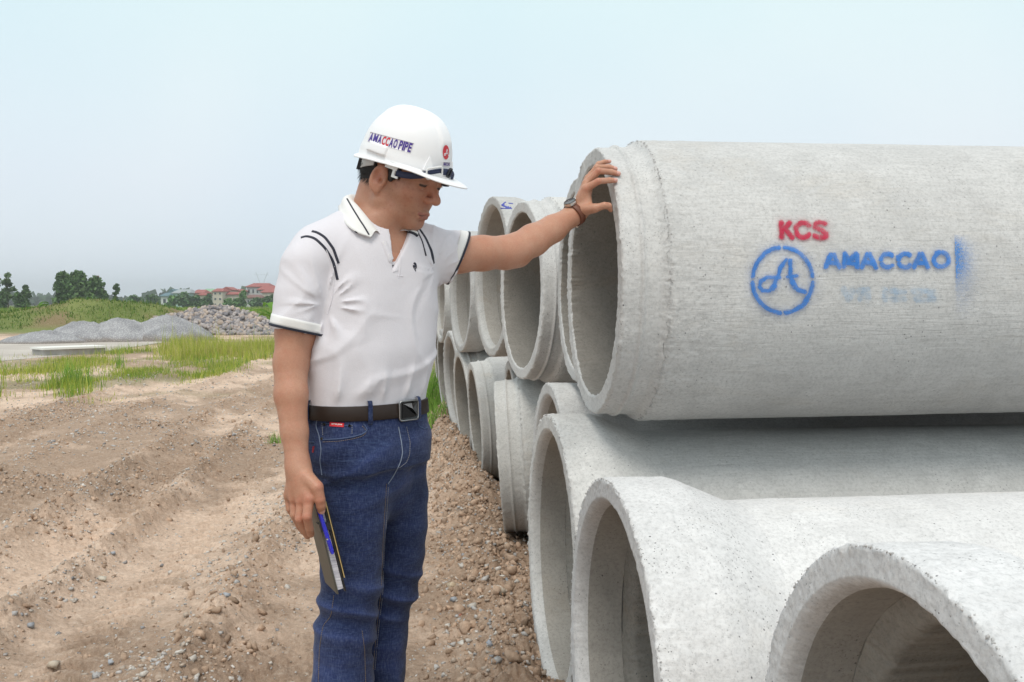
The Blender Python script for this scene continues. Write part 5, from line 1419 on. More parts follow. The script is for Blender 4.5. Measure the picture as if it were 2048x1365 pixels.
# ------------------------------------------------------------------ hard hat
hat = empty("hard_hat", tuple(HC), "white hard hat with lettered side sticker, round red badge and navy strap", "hard hat")
def hpart(name, V, F, m, parent=None, **kw): return obj(name, np.asarray(V) - HC, F, m, parent or hat, **kw)
m_hat = mat("hat_shell", (.83, .83, .84), .48, spec=.4); t = NT(m_hat); t.bump(t.noise(45, 3), .03, .002)
HA, HB, HCC, HZ = .112, .099, .124, .038
def hat_pt(phi, psi, off=0.0):
    """phi from the front, psi elevation"""
    cp, sp = np.cos(psi), np.sin(psi)
    lat = np.abs(np.sin(phi)) 
    cq, sq = np.abs(cp) ** .84, np.abs(sp) ** .90
    x = HA * cq * np.cos(phi); y = HB * cq * np.sin(phi); z = HZ + HCC * sq
    n = np.stack([x / HA ** 2, y / HB ** 2, (z - HZ) / HCC ** 2], -1); n /= np.linalg.norm(n, axis=-1)[..., None]
    rid = (1 - sstep(.017, .024, np.abs(y))) * (sstep(-.110, -.07, x)) * sstep(.34, .6, psi)
    rid2 = (1 - sstep(.006, .011, np.abs(np.abs(y) - .050))) * sstep(.5, .8, psi) * (1 - sstep(.05, .09, np.abs(x)))
    o = off + .0058 * rid + .0 * rid2 + .0025 * (1 - sstep(.0, .16, psi))
    return np.stack([x, y, z], -1) + n * o[..., None], n
NPH, NPS = 160, 56
phs = np.arange(NPH) * 2 * math.pi / NPH; pss = np.linspace(math.pi / 2 - .001, .0, NPS)
PH, PS = np.meshgrid(phs, pss, indexing='ij')
dome, _ = hat_pt(PH, PS)
fr_ = np.cos(phs)
pk_ = np.clip((fr_ - .25) / .75, 0, 1); pk_ = pk_ ** .62
rimz = HZ - .008 - .002 * np.cos(phs) ** 2 + .006 * np.clip(np.cos(phs), 0, 1) ** 3 - .008 * np.exp(-((np.abs(((phs + math.pi) % (2 * math.pi)) - math.pi) - 2.4) / .6) ** 2) + .006 * np.exp(-((np.abs(((phs + math.pi) % (2 * math.pi)) - math.pi) - .95) / .35) ** 2)
def brim(ext, dz):
    L_ = .0095 + .048 * pk_
    bx = (HA + .002 + L_ * ext) * np.cos(phs) ; by = (HB + .002 + (L_ * .55 + .004) * ext) * np.sin(phs)
    bz = rimz - (.0035 + .0045 * pk_) * ext ** 1.4 + dz + .007 * pk_ * (by / .09) ** 2 * 0
    return np.stack([bx, by, bz], -1)
rings = [dome] + [brim(0.0, 0)[:, None], brim(.15, -.0005)[:, None], brim(.4, 0)[:, None], brim(.7, 0)[:, None], brim(.95, 0)[:, None], brim(1.0, -.0012)[:, None], brim(.98, -.0032)[:, None], brim(.6, -.0045)[:, None], brim(.1, -.005)[:, None]]
innr = []
for ps in (.05, .4, .8, 1.2, 1.56):
    a_, _ = hat_pt(phs, np.full(NPH, ps), -.004); innr.append(a_[:, None])
A_ = np.concatenate(rings + innr, 1) - ND([.006, 0, 0])
V = HC + A_.reshape(-1, 3) @ HR.T
shell = hpart("shell", V, grid_faces(NPH, A_.shape[1], True, False)[:, ::-1], m_hat)
bv_h = bvh_of(shell)
# raised slot cover on the side, small triangular moulding
def hat_patch(name, ph0, ph1, ps0, ps1, h, m_, n=(18, 8)):
    a_, b_ = np.meshgrid(np.linspace(ph0, ph1, n[0]), np.linspace(ps0, ps1, n[1]), indexing='ij')
    ed = np.minimum(np.minimum(np.arange(n[0]), np.arange(n[0])[::-1])[:, None] * np.ones(n[1])[None], np.minimum(np.arange(n[1]), np.arange(n[1])[::-1])[None] * np.ones(n[0])[:, None])
    off = np.where(ed == 0, -.003, np.where(ed == 1, h * .85, h))
    p_, _ = hat_pt(a_, b_, off); p_ = p_ - ND([.006, 0, 0]); return hpart(name, HC + p_.reshape(-1, 3) @ HR.T, grid_faces(*n), m_)
for s_ in (-1, 1):
    hat_patch("slot_cover", s_ * 1.98, s_ * 1.42, -.02, .19, .0045, m_hat)
    a_ = [(s_ * .62, .0), (s_ * .36, .0), (s_ * .52, .24)]
    pts, nr = hat_pt(ND([q[0] for q in a_]), ND([q[1] for q in a_]), ND([.0, .0, .0])); pts = pts - ND([.006, 0, 0]); pts2 = pts + nr * ND([.008, .008, .002])[:, None]
    hpart("moulding", HC + np.vstack([pts - nr * .004, pts2]) @ HR.T, [(3, 4, 5), (0, 1, 4, 3), (1, 2, 5, 4), (2, 0, 3, 5)], m_hat, smooth=False)
hat_patch("rear_moulding", math.pi - .25, math.pi + .25, -.02, .16, .005, m_hat)
# headband seen behind the ear, with the dark ratchet
m_band = mat("grey_plastic", (.52, .54, .55), .5); m_dk = mat("black_plastic", (.02, .022, .028), .45); m_wp = mat("white_plastic", (.72, .72, .71), .4)
aa = np.linspace(math.radians(103), math.radians(257), 40)
def bandrow(a, b, z): return np.stack([-.006 + a * np.cos(aa), b * np.sin(aa), z + 0 * aa], -1)
wz = .020 * np.clip((np.abs(np.cos(aa)) - .15) / .6, 0, 1)
rows3 = [bandrow(.1015, .084, .034), bandrow(.1035, .0865, .034), np.stack([-.006 + .1035 * np.cos(aa), .0865 * np.sin(aa), .004 - wz + .010], -1), np.stack([-.006 + .1015 * np.cos(aa), .084 * np.sin(aa), .004 - wz + .010], -1)]
V = np.stack(rows3, 1); hpart("headband", HC + V.reshape(-1, 3) @ HR.T, grid_faces(40, 4, False, True), m_band)
V, F = box((-.1135, 0, .006), (.014, .030, .034)); kb = hpart("ratchet_knob", HC + V @ HR.T, F, m_dk, smooth=False)
V, F = box((-.1065, 0, .006), (.006, .056, .042)); hpart("ratchet_plate", HC + V @ HR.T, F, m_dk, smooth=False)
V, F = box((-.100, -.043, .006), (.008, .010, .040), np.array([[.8, -.6, 0], [.6, .8, 0], [0, 0, 1]])); hpart("ratchet_plate", HC + V @ HR.T, F, m_dk, smooth=False)
# strap clip at the temple and the navy strap across the peak
V1, F1 = box((.030, -.0955, .026), (.034, .004, .016)); V2, F2 = box((.040, -.0950, .014), (.007, .004, .024)); V3, F3 = box((.045, -.0948, .004), (.016, .004, .005))
for s_ in (1, -1):
    V, F, _ = join([(V1 * [1, s_, 1], F1, None), (V2 * [1, s_, 1], F2, None), (V3 * [1, s_, 1], F3, None)]); hpart("strap_clip", HC + V @ HR.T, F, m_wp, smooth=False)
m_strap = mat("navy_webbing", (.022, .030, .075), .7); t = NT(m_strap); t.bump(t.noise(500, 2, vec=t.coord((1, 1, 3))), .4, .001)
sp_ = [(.046 + .012 * 0, .0945, .014), (.060, .0905, .014), (.078, .0800, .018), (.094, .0640, .026), (.106, .044, .038), (.114, .022, .046), (.1165, 0, .048)]
path = [(x, -y, z) for x, y, z in sp_] + [(x, y, z) for x, y, z in sp_[::-1][1:]]
pc = resample(path, 90); tg = np.gradient(pc, axis=0); tg /= np.linalg.norm(tg, axis=1)[:, None]
upv = np.tile(ND([0.10, 0, 1.0]), (90, 1)); nr = np.cross(tg, upv); nr /= np.linalg.norm(nr, axis=1)[:, None]; upv = np.cross(nr, tg)
w_ = .0074
V = np.stack([pc - upv * w_, pc - upv * w_ + nr * .0015, pc + upv * w_ + nr * .0015, pc + upv * w_], 1)
hpart("chin_strap", HC + V.reshape(-1, 3) @ HR.T, grid_faces(90, 4, False, True), m_strap)
def slider(i, w, h, m_, r=.006, name="strap_slider"):
    c_ = pc[i]; T_, N_, U_ = tg[i], nr[i], upv[i]; side = 1 if (N_ @ ND([1, 0, 0])) > 0 else -1
    q = rr2(w, h, r); V, F = tube(c_ + q[:, :1] * T_ + q[:, 1:2] * U_ + N_ * side * .003, .0022, 6, closed=True); hpart(name, HC + V @ HR.T, F, m_)
    if name == "strap_slider":
        q2 = rr2(w * .95, h * .38, .004) - ND([0, h * .62]); nn = len(q2)
        t1 = c_ + q2[:, :1] * T_ + q2[:, 1:2] * U_ + N_ * side * .0045; t0 = t1 - N_ * side * .004
        hpart("slider_tab", HC + np.vstack([t1, t0]) @ HR.T, [tuple(range(nn))] + [(k, (k + 1) % nn, nn + (k + 1) % nn, nn + k) for k in range(nn)], m_wp, smooth=False)
slider(30, .021, .0125, m_wp); slider(46, .006, .010, m_dk, .003, "strap_keeper")
# stickers
m_stk = mat("sticker_white", (.74, .72, .76), .35); m_pur = mat("sticker_violet", (.065, .03, .26), .4); m_rd = mat("sticker_red", (.60, .03, .05), .4)
Q = [(741.2, 264.2), (828, 287), (821.8, 307.2), (734.9, 283.6)]
patch("side_sticker", bv_h, Q, m_stk, hat, lift=.0002, th=.0003, n=(24, 6), partfn=hpart)
letters = [("A", 0), ("M", 0), ("A", 0), ("C", 1), ("C", 1), ("A", 0), ("O", 0), (None, 0), ("P", 0), ("I", 0), ("P", 0), ("E", 0)]
wd = {"A": 1.0, "M": 1.15, "C": .95, "O": 1.0, "P": .95, "I": .42, "E": .9, None: .35}
tot = sum(wd[c] for c, _ in letters); u0 = .015; sc2 = .97 / tot
for c, k in letters:
    w2 = wd[c] * sc2
    if c:
        a_ = quad_map(Q, ND([u0 + w2 * .05, u0 + w2 * .95, u0 + w2 * .95, u0 + w2 * .05]), ND([.06, .06, .94, .94]))
        text_on("sticker_letter", bv_h, [tuple(x) for x in a_], c, m_rd if k else m_pur, hat, .0012, .035, partfn=hpart)
    u0 += w2
def px_disc(b, cx, cy, rx, ry, m_, name, lift, par, rot=0, n=28, partfn=None):
    th = np.linspace(0, 2 * math.pi, n + 1)[:-1]; pts = [(cx, cy)] + [(cx + .5 * rx * math.cos(a), cy + .5 * ry * math.sin(a)) for a in th] + [(cx + rx * math.cos(a), cy + ry * math.sin(a)) for a in th]
    H_ = [hit(b, *p_) for p_ in pts]; nn = H_[0][1]; last = H_[0]; V = []
    for h in H_:
        last = h or last; V.append(last[0] + nn * lift)
    F = [(0, 1 + k, 1 + (k + 1) % n) for k in range(n)] + [(1 + k, 1 + n + k, 1 + n + (k + 1) % n, 1 + (k + 1) % n) for k in range(n)]
    return (partfn or part)(name, ND(V), F, m_, par)
px_disc(bv_h, 891.5, 305, 6.4, 14.4, m_rd, "round_badge", .0008, hat, partfn=hpart)
for pts in ([(888.5, 311.5), (890, 312), (892, 305), (893.3, 297.5), (894.5, 303), (895.4, 311.5), (896.4, 312.5)], [(888, 312), (887.3, 309), (889, 307.6), (892, 307.4), (895, 307)]):
    q = surf_tube(bv_h, pts, .0009, 24, .0012)
    if q: hpart("badge_letter", q[0], q[1], m_stk)
Q2 = [(886, 324.5), (899.4, 325), (899.2, 333.2), (885.4, 332.4)]
patch("front_sticker", bv_h, Q2, m_stk, hat, lift=.0002, th=.0004, n=(8, 4), partfn=hpart)
text_on("front_lettering", bv_h, [(886.4, 325.2), (898.8, 325.6), (898.6, 332.4), (886, 331.8)], "AMACCAO", m_pur, hat, .0012, .03, partfn=hpart)

# ------------------------------------------------------------------ wrist watch
wa = P(1158, 422, 2.664) - P(1142, 434, 2.65); wa /= np.linalg.norm(wa); wc = P(1149, 428.5, 2.656)
up_ = ND([-.45, -.55, .9]); up_ -= wa * (up_ @ wa); up_ /= np.linalg.norm(up_); sd_ = np.cross(wa, up_)
watch = empty("wrist_watch", tuple(wc), "wrist watch with brown leather strap on the outstretched arm", "wrist watch")
def wpart(name, V, F, m, **kw): return obj(name, np.asarray(V) - wc, F, m, watch, **kw)
m_brn = mat("brown_leather", (.14, .045, .022), .55); t = NT(m_brn); t.bump(t.noise(200, 4), .25, .001)
m_brd = mat("strap_edge", (.07, .022, .012), .6)
th = np.linspace(0, 2 * math.pi, 41)[:-1]
def wr(x, r, sq=.97): return wc + wa * x + r * (np.cos(th)[:, None] * up_ * sq + np.sin(th)[:, None] * sd_ * 1.03)
pr = [(-.0085, .0292), (-.0090, .0335), (-.0075, .0350), (.0075, .0350), (.0088, .0335), (.0085, .0292)]
wpart("watch_strap", np.concatenate([wr(*p_) for p_ in pr]), grid_faces(6, 40, False, True), m_brn)
m_stl = mat("steel", (.60, .58, .56), .22, 1.0)
def wcyl(c0, ax, r, pr_, n=28):
    e1 = np.cross(ax, [0.1, .3, 1]); e1 /= np.linalg.norm(e1); e2 = np.cross(ax, e1); t2 = np.linspace(0, 2 * math.pi, n + 1)[:-1]
    V = np.concatenate([c0 + ax * h + r * k * (np.cos(t2)[:, None] * e1 + np.sin(t2)[:, None] * e2) for h, k in pr_]); m_ = len(pr_)
    return V, [tuple(f) for f in grid_faces(m_, n, False, True).tolist()] + [tuple((m_ - 1) * n + k for k in range(n)), tuple(range(n))[::-1]]
cc0 = wc + up_ * .0325
V, F = wcyl(cc0, up_, .0185, [(0, .9), (.002, 1), (.007, 1), (.0085, .93)]); wpart("watch_case", V, F, m_stl)
V, F = wcyl(cc0 + up_ * .0086, up_, .0160, [(0, 1), (.0008, .98)]); wpart("watch_dial", V, F, mat("dial", (.06, .05, .05), .1))
V, F = wcyl(cc0 + sd_ * 0 + wa * .0185 + up_ * .004, wa, .0028, [(-.001, 1), (.003, 1)], 10); wpart("watch_crown", V, F, m_stl)
V, F = box((0, 0, 0), (.019, .015, .0035), np.stack([wa, sd_, up_], 1)); wpart("watch_buckle", V + wc - up_ * .0355, F, m_stl, smooth=False)
V, F = box((0, 0, 0), (.0205, .006, .005), np.stack([wa, sd_, up_], 1)); wpart("strap_keeper", V + wc - up_ * .032 + sd_ * -.014, F, m_brd, smooth=False)

# ------------------------------------------------------------------ notebook with pen
TA = P(626, 992, 2.040); TB = P(675.5, 1189, 2.052)
Lx = TB - TA; LL = np.linalg.norm(Lx); Lx /= LL
Tx = ND([.90, .40, 0]); Tx -= Lx * (Tx @ Lx); Tx /= np.linalg.norm(Tx)       # thickness, towards his leg
Wx = np.cross(Lx, Tx); Wx = Wx if Wx[1] > 0 else -Wx                               # width, away from the camera
NR = np.stack([Lx, Wx, Tx], 1)
nb = empty("notebook", tuple(TA), "closed notebook with dark olive cover and an elastic band, held against the thigh", "notebook")
def npart(name, V, F, m, **kw): return obj(name, np.asarray(V) - TA, F, m, nb, **kw)
m_cov = mat("olive_cover", (.085, .078, .060), .45); t = NT(m_cov); t.bump(t.noise(130, 4), .2, .001)
m_blk = mat("black_cover", (.012, .012, .013), .4); m_pg = mat("page_block", (.66, .63, .68), .8); t = NT(m_pg)
t.base(t.ramp(t.noise(500, 2, vec=t.coord((.02, .02, 1), 'Object')), [(.35, (.48, .46, .52)), (.65, (.74, .72, .75))]))
W_ = .118
def nbx(c, s): return box(TA + NR @ ND(c, float), s, NR)
V, F = nbx((LL / 2, W_ / 2, .0005), (LL, W_, .003)); npart("front_cover", V, F, m_cov, smooth=False)
V, F = nbx((LL / 2, .0008, .0005), (LL * 1.001, .0015, .0038)); npart("cover_edge", V, F, m_blk, smooth=False)
V, F = nbx((LL / 2 - .003, W_ / 2 + .003, .0085), (LL - .008, W_ - .006, .0145)); npart("page_block", V, F, m_pg, smooth=False)
V, F = nbx((LL / 2, W_ / 2, .0185), (LL, W_, .003)); npart("back_cover", V, F, m_blk, smooth=False)
V, F = nbx((LL * .44, W_ / 2 + .002, .0235), (LL * .86, W_ - .002, .0018)); npart("yellow_folder", V, F, mat("kraft_card", (.60, .42, .17), .7), smooth=False)
V, F = nbx((LL * .46, W_ / 2 + .004, .0262), (LL * .70, W_ - .006, .0022)); npart("inner_flap", V, F, m_blk, smooth=False)
V, F = nbx((LL / 2, W_ - .001, .0085), (LL, .003, .0165)); npart("spine", V, F, m_cov, smooth=False)
V, F = nbx((LL * .325, .012, .0085), (.017, .032, .0235)); npart("closing_band", V, F, mat("band_rubber", (.018, .018, .02), .35), smooth=False)
pen = empty("pen", tuple(TA + NR @ ND([LL * .3, -.004, .008])), "blue ballpoint pen clipped under the band of the notebook", "pen")
p0_ = TA + NR @ ND([.012, -.0035, .0030]); p1_ = TA + NR @ ND([LL * .60, -.0045, .0100])
PC = TA + NR @ ND([LL * .3, -.004, .008])
m_pb = mat("pen_blue", (.020, .025, .52), .2); t = NT(m_pb); t.b.inputs['Coat Weight'].default_value = .5
m_pc = mat("pen_metal", (.5, .52, .58), .2, 1.0)
pts = resample([p0_, p1_], 30, False); rr_ = np.full(30, .0046); rr_[:3] = [.002, .0035, .0044]; rr_[-2:] = [.0042, .0025]
V, F = tube(pts, rr_, 12); obj("pen_barrel", V - PC, F, m_pb, pen)
V, F = tube(pts[20:22], .0050, 12); obj("pen_ring", V - PC, F, m_pc, pen)
V, F = box((0, 0, 0), (.036, .0022, .0035), NR); obj("pen_clip", V + TA + NR @ ND([LL * .51, -.0105, .0085]) - PC, F, m_pb, pen, smooth=False)
# ------------------------------------------------------------------ road, slab, heaps
m_road = mat("road_concrete", (.42, .38, .34), .9); t = NT(m_road)
t.base(t.mix(t.ramp(t.noise(.8, 6, .65), [(.35, 0.0), (.7, 1.0)]), (.42, .37, .33), (.54, .49, .43))); t.bump(t.noise(30, 4), .3, .01)
rd = [(-2600, 830), (-300, 765), (0, 722), (120, 712), (215, 702), (332, 684), (345, 675), (200, 676), (0, 682), (-500, 692), (-2600, 720)]
top = ND([G(x, y, .02) for x, y in rd]); bot = top - ND([0, 0, .4]); n_ = len(rd)
obj("road", np.vstack([top, bot]), [tuple(range(n_))[::-1]] + [(i, (i + 1) % n_, n_ + (i + 1) % n_, n_ + i) for i in range(n_)], m_road, smooth=False, kind="structure")
# weathered culvert slab with a white top edge
m_slab = mat("slab_white", (.78, .77, .72), .85); m_slf = mat("slab_grey", (.40, .38, .36), .9); t = NT(m_slf); t.base(t.ramp(t.noise(5, 5), [(.3, (.30, .29, .27)), (.7, (.47, .45, .42))]))
a_, b_ = G(62, 714), G(186, 709); ang = math.atan2(b_[1] - a_[1], b_[0] - a_[0]); R_ = ND([[math.cos(ang), -math.sin(ang), 0], [math.sin(ang), math.cos(ang), 0], [0, 0, 1]])
ln = np.linalg.norm(b_ - a_); mid = (a_ + b_) / 2
sl = empty("culvert_slab", tuple(mid), "low culvert block with a white capping slab beside the road", "concrete slab")
V, F = box((0, .35, .05), (ln, .7, .22), R_); obj("block", V, F, m_slf, sl, smooth=False)
V, F = box((0, .33, .185), (ln * 1.04, .78, .05), R_); obj("cap_slab", V, F, m_slab, sl, smooth=False)
# heaps of gravel
m_grv = mat("grey_gravel", (.3, .3, .32), .9); t = NT(m_grv); v_ = t.voro(16).outputs['Color']
t.base(t.mix(t.ramp(t.voro(20).outputs['Distance'], [(.15, 0.0), (.5, .75)]), t.attr().outputs['Color'], t.mix(1.0, t.attr().outputs['Color'], (.45, .45, .47), 'MULTIPLY')))
t.bump(t.voro(20).outputs['Distance'], .8, .04)
def heap(cx_px, base_py, Y, rx, ry, h, label, seed, skew=0.0):
    c_ = P(cx_px, base_py, Y); cx, cy = c_[0], Y + ry * .6; n1, n2 = 120, 34
    th = np.arange(n1) * 2 * math.pi / n1; r = np.linspace(0, 1, n2); Rr, Th = np.meshgrid(r, th)
    x = Rr * np.cos(Th) * rx; y = Rr * np.sin(Th) * ry; prof = (1 - Rr) ** .95 * (1 - np.exp(-Rr * 3.2) * .42) if True else 0
    prof = np.clip(1 - (Rr ** 1.55), 0, 1) * .92
    z = h * prof + h * .05 * fbm(x * 1.3, y * 1.3, o=3, seed=seed) * (1 - Rr) + .03 * fbm(x * 6, y * 6, o=3, seed=seed + 4) * (1 - Rr ** 3) - .05 * Rr ** 6
    x = x + skew * z
    V = np.stack([x, y, z + .02], -1).reshape(-1, 3)
    g = np.clip(.5 + .5 * fbm(x * 3, y * 3, o=3, seed=seed + 8), 0, 1).reshape(-1, 1)
    col = ND([.40, .395, .40]) * (1 - g) + ND([.58, .57, .57]) * g
    lowm = (1 - sstep(.05 * h, .30 * h, z + .08 * h * vnoise(x * 1.5, y, seed=seed + 2))).reshape(-1, 1) * .8; col = col * (1 - lowm) + ND([.27, .215, .165]) * lowm
    return obj("gravel_heap", V, grid_faces(n1, n2, True, False), m_grv, colors=col, label=label, cat="gravel heap", loc=(cx, cy, 0), group="gravel heaps beside the road")
heap(66, 683, 30, 1.6, 1.5, .42, "lowest grey gravel heap, a long ramp at the far left of the row", 1)
heap(142, 683, 31, 1.5, 1.6, .76, "grey gravel heap between the low ramp and the double hump", 2)
heap(222, 682, 31.5, 1.6, 1.6, .84, "grey gravel heap in the middle of the row, below the grassy mound's right end", 3)
heap(312, 682, 32, 1.75, 1.7, .93, "tallest grey gravel heap, right next to the pile of rubble stone", 4)
# stone pile
m_rock = mat("rubble_stone", (.5, .45, .42), .9); t = NT(m_rock); t.base(t.mix(t.ramp(t.noise(9, 4, .7), [(.35, .5), (.65, 0.0)]), t.attr().outputs['Color'], t.mix(1.0, t.attr().outputs['Color'], (.62, .6, .6), 'MULTIPLY'))); t.bump(t.noise(18, 4), .5, .02)
rq = np.random.RandomState(21)
pc0 = P(425, 668, 38.5); pile = empty("stone_pile", (pc0[0], 40, 0), "long pile of pinkish grey rubble stone, its back crest against the green field", "stone pile")
def pile_h(x): return np.interp(x, [-3.4, -2.4, -1.6, -.7, .1, .8, 1.5, 2.1, 2.7], [.62, .80, .95, 1.18, 1.20, 1.0, .82, .40, .1])
pos, siz = [], []
for _ in range(1500):
    x = rq.uniform(-2.9, 2.6); u = rq.uniform(-1.0, .35); h_ = pile_h(x) * (1 - abs(u) ** 1.15) ; pos.append((x, u * 1.5, max(.03, h_ - .05))); siz.append(rq.uniform(.065, .135))
pos, siz = ND(pos), ND(siz)
order = np.argsort(pos[:, 1] - siz * 3); rc = ND([[.37, .335, .325], [.44, .40, .385], [.28, .265, .27], [.50, .41, .34], [.40, .335, .30], [.22, .21, .225]])
base_meshes = []
for k in range(10):
    V, F = rocks(np.zeros((1, 3)), [1.0], rq, base=ICO1 if k % 2 else ICO1, squash=(.6, 1.1), jag=.34, flatz=False)
    base_meshes.append(mesh_from("stone", V, F, m_rock, False, np.tile(rc[k % 6] * rq.uniform(.9, 1.1), (len(V), 1))))
for i in order[:290]:
    o_ = link("stone", base_meshes[rq.randint(10)], pile); o_.location = pos[i]; o_.scale = (siz[i] * 1.15,) * 3; o_.rotation_euler = rq.uniform(0, 6, 3)
V, F = rocks(pos[order[290:]], siz[order[290:]] * 1.15, rq, squash=(.6, 1.1), jag=.34, flatz=False)
cc = rc[rq.choice(6, len(order) - 290)] * rq.uniform(.85, 1.1, (len(order) - 290, 1))
obj("stones", V, F, m_rock, pile, smooth=False, colors=np.repeat(cc, len(ICO1[0]), 0), kind="stuff")
n1, n2 = 60, 24; xx, uu = np.meshgrid(np.linspace(-3.4, 2.7, n1), np.linspace(-1, 1, n2), indexing='ij')
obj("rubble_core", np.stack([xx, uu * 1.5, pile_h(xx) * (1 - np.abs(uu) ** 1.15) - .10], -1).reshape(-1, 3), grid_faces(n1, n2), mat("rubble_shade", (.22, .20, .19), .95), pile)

# ------------------------------------------------------------------ grass
m_gr = mat("grass", (.1, .2, .03), .75, spec=.2); t = NT(m_gr); t.base(t.attr().outputs['Color']); t.b.inputs['Subsurface Weight'].default_value = 0
tr = t.n('BsdfTranslucent'); mx = t.n('MixShader'); mx.inputs[0].default_value = .3; out_ = [x for x in t.t.nodes if x.type == 'OUTPUT_MATERIAL'][0]
t.l(t.attr().outputs['Color'], tr.inputs['Color']); t.l(t.b.outputs[0], mx.inputs[1]); t.l(tr.outputs[0], mx.inputs[2]); t.l(mx.outputs[0], out_.inputs['Surface'])
rgs = np.random.RandomState(77)
def blades(root, h, w, rng, lean=.35, nseg=3):
    n = len(root); az = rng.uniform(0, 6.283, n); ln_ = rng.uniform(.05, 1, n) * lean; fa = rng.uniform(0, 6.283, n)
    d_ = np.stack([np.cos(az), np.sin(az), 0 * az], -1); s_ = np.stack([np.cos(fa), np.sin(fa), 0 * fa], -1)
    vs = []
    for k in range(nseg + 1):
        t_ = k / nseg; c_ = root + d_ * (h * ln_ * t_ ** 1.8)[:, None] + ND([0, 0, 1.0]) * (h * (t_ - .25 * ln_ * t_ ** 2))[:, None]
        ww = (w * (1 - t_ ** 1.5) + w * .06)[:, None] * .5
        vs += [c_ - s_ * ww, c_ + s_ * ww]
    V = np.stack(vs, 1); m_ = V.shape[1]
    f = ND([[2 * k, 2 * k + 1, 2 * k + 3, 2 * k + 2] for k in range(nseg)])
    return V.reshape(-1, 3), (f[None] + (np.arange(n) * m_)[:, None, None]).reshape(-1, 4), m_
GCOL = ND([[.36, .43, .06], [.24, .36, .06], [.48, .50, .11], [.16, .26, .05], [.52, .48, .18]])
def grass_zone(name, polys, label, cat="grass", seed=1, extra=None):
    """polys: (photo outline of the ground patch, count, blade height range, width, colour weights, clump threshold)"""
    rng = np.random.RandomState(seed); Vs, Fs, Cs, o_ = [], [], [], 0
    for poly, cnt, (h0, h1), w, cw, th in polys:
        pl = ND(poly, float); x0, y0 = pl.min(0); x1, y1 = pl.max(0); K = cnt * 5
        px_ = rng.uniform(x0, x1, K); py_ = rng.uniform(y0, y1, K); k = in_poly(px_, py_, pl); px_, py_ = px_[k], py_[k]
        Y = 1.27 * FP / (py_ - 608.0); X = (px_ - 1024) / FP * Y
        cl = fbm(X * 1.5, Y * .9, o=3, seed=seed + 31); k = cl > th + rng.uniform(-.25, .25, len(cl)); X, Y, cl = X[k][:cnt], Y[k][:cnt], cl[k][:cnt]
        X = X + rng.normal(0, .12, len(X)); Y = Y * (1 + rng.normal(0, .012, len(Y)))
        n = len(X); h = rng.uniform(h0, h1, n) * (.75 + .5 * np.clip(cl - th, 0, 1)) * (1 + .9 * (rng.rand(n) > .97))
        V, F, m_ = blades(np.stack([X, Y, ground_h(X, Y, False) - .02], -1), h, w * (.7 + .6 * rng.rand(n)), rng)
        c_ = GCOL[rng.choice(5, n, p=ND(cw) / sum(cw))] * rng.uniform(.75, 1.2, (n, 1)); c_ = np.repeat(c_, m_, 0)
        Vs.append(V); Fs.append(F + o_); Cs.append(c_); o_ += len(V)
    obj(name, np.concatenate(Vs), np.concatenate(Fs), m_gr, smooth=False, colors=np.concatenate(Cs), kind="stuff", label=label, cat=cat)
grass_zone("tall_grass", [([(322, 712), (345, 698), (548, 694), (556, 704), (480, 714), (360, 722)], 6500, (.14, .44), .012, (4, 1, 5, 0, 4), -.55),
                          ([(330, 720), (490, 716), (470, 730), (345, 736)], 1200, (.08, .2), .012, (3, 3, 3, 1, 1), -.1)], "tall yellow green grass in front of the rubble stone pile", seed=3)
grass_zone("weeds", [([(0, 735), (110, 716), (200, 716), (330, 712), (330, 736), (230, 758), (160, 772), (60, 790), (0, 796)], 7500, (.05, .20), .011, (4, 2, 4, 1, 2), .16),
                     ([(0, 715), (120, 705), (345, 705), (560, 716), (470, 752), (300, 790), (150, 815), (0, 815)], 2200, (.03, .14), .010, (4, 2, 4, 1, 3), .42),
                     ([(100, 745), (170, 745), (165, 800), (118, 806)], 700, (.12, .32), .011, (2, 4, 2, 2, 0), .1),
                     ([(-700, 790), (-20, 724), (0, 735), (0, 800), (-300, 850)], 3000, (.12, .35), .014, (3, 4, 3, 2, 1), -.1),
                     ([(225, 745), (330, 735), (300, 765), (250, 770)], 900, (.05, .12), .010, (2, 5, 1, 2, 0), -.3),
                     ([(160, 706), (330, 700), (330, 716), (200, 718)], 800, (.1, .3), .012, (3, 3, 3, 1, 2), .1)], "patchy green weeds on the bare verge between track and road, left", seed=4)
grass_zone("low_grass", [([(330, 738), (430, 730), (500, 722), (470, 745), (400, 756), (340, 752)], 2600, (.05, .15), .010, (3, 4, 2, 1, 1), -.1),
                         ([(480, 712), (552, 700), (552, 716), (500, 724)], 900, (.08, .3), .012, (3, 2, 4, 1, 3), 0)], "short bright green grass at the far edge of the dirt track", seed=5)
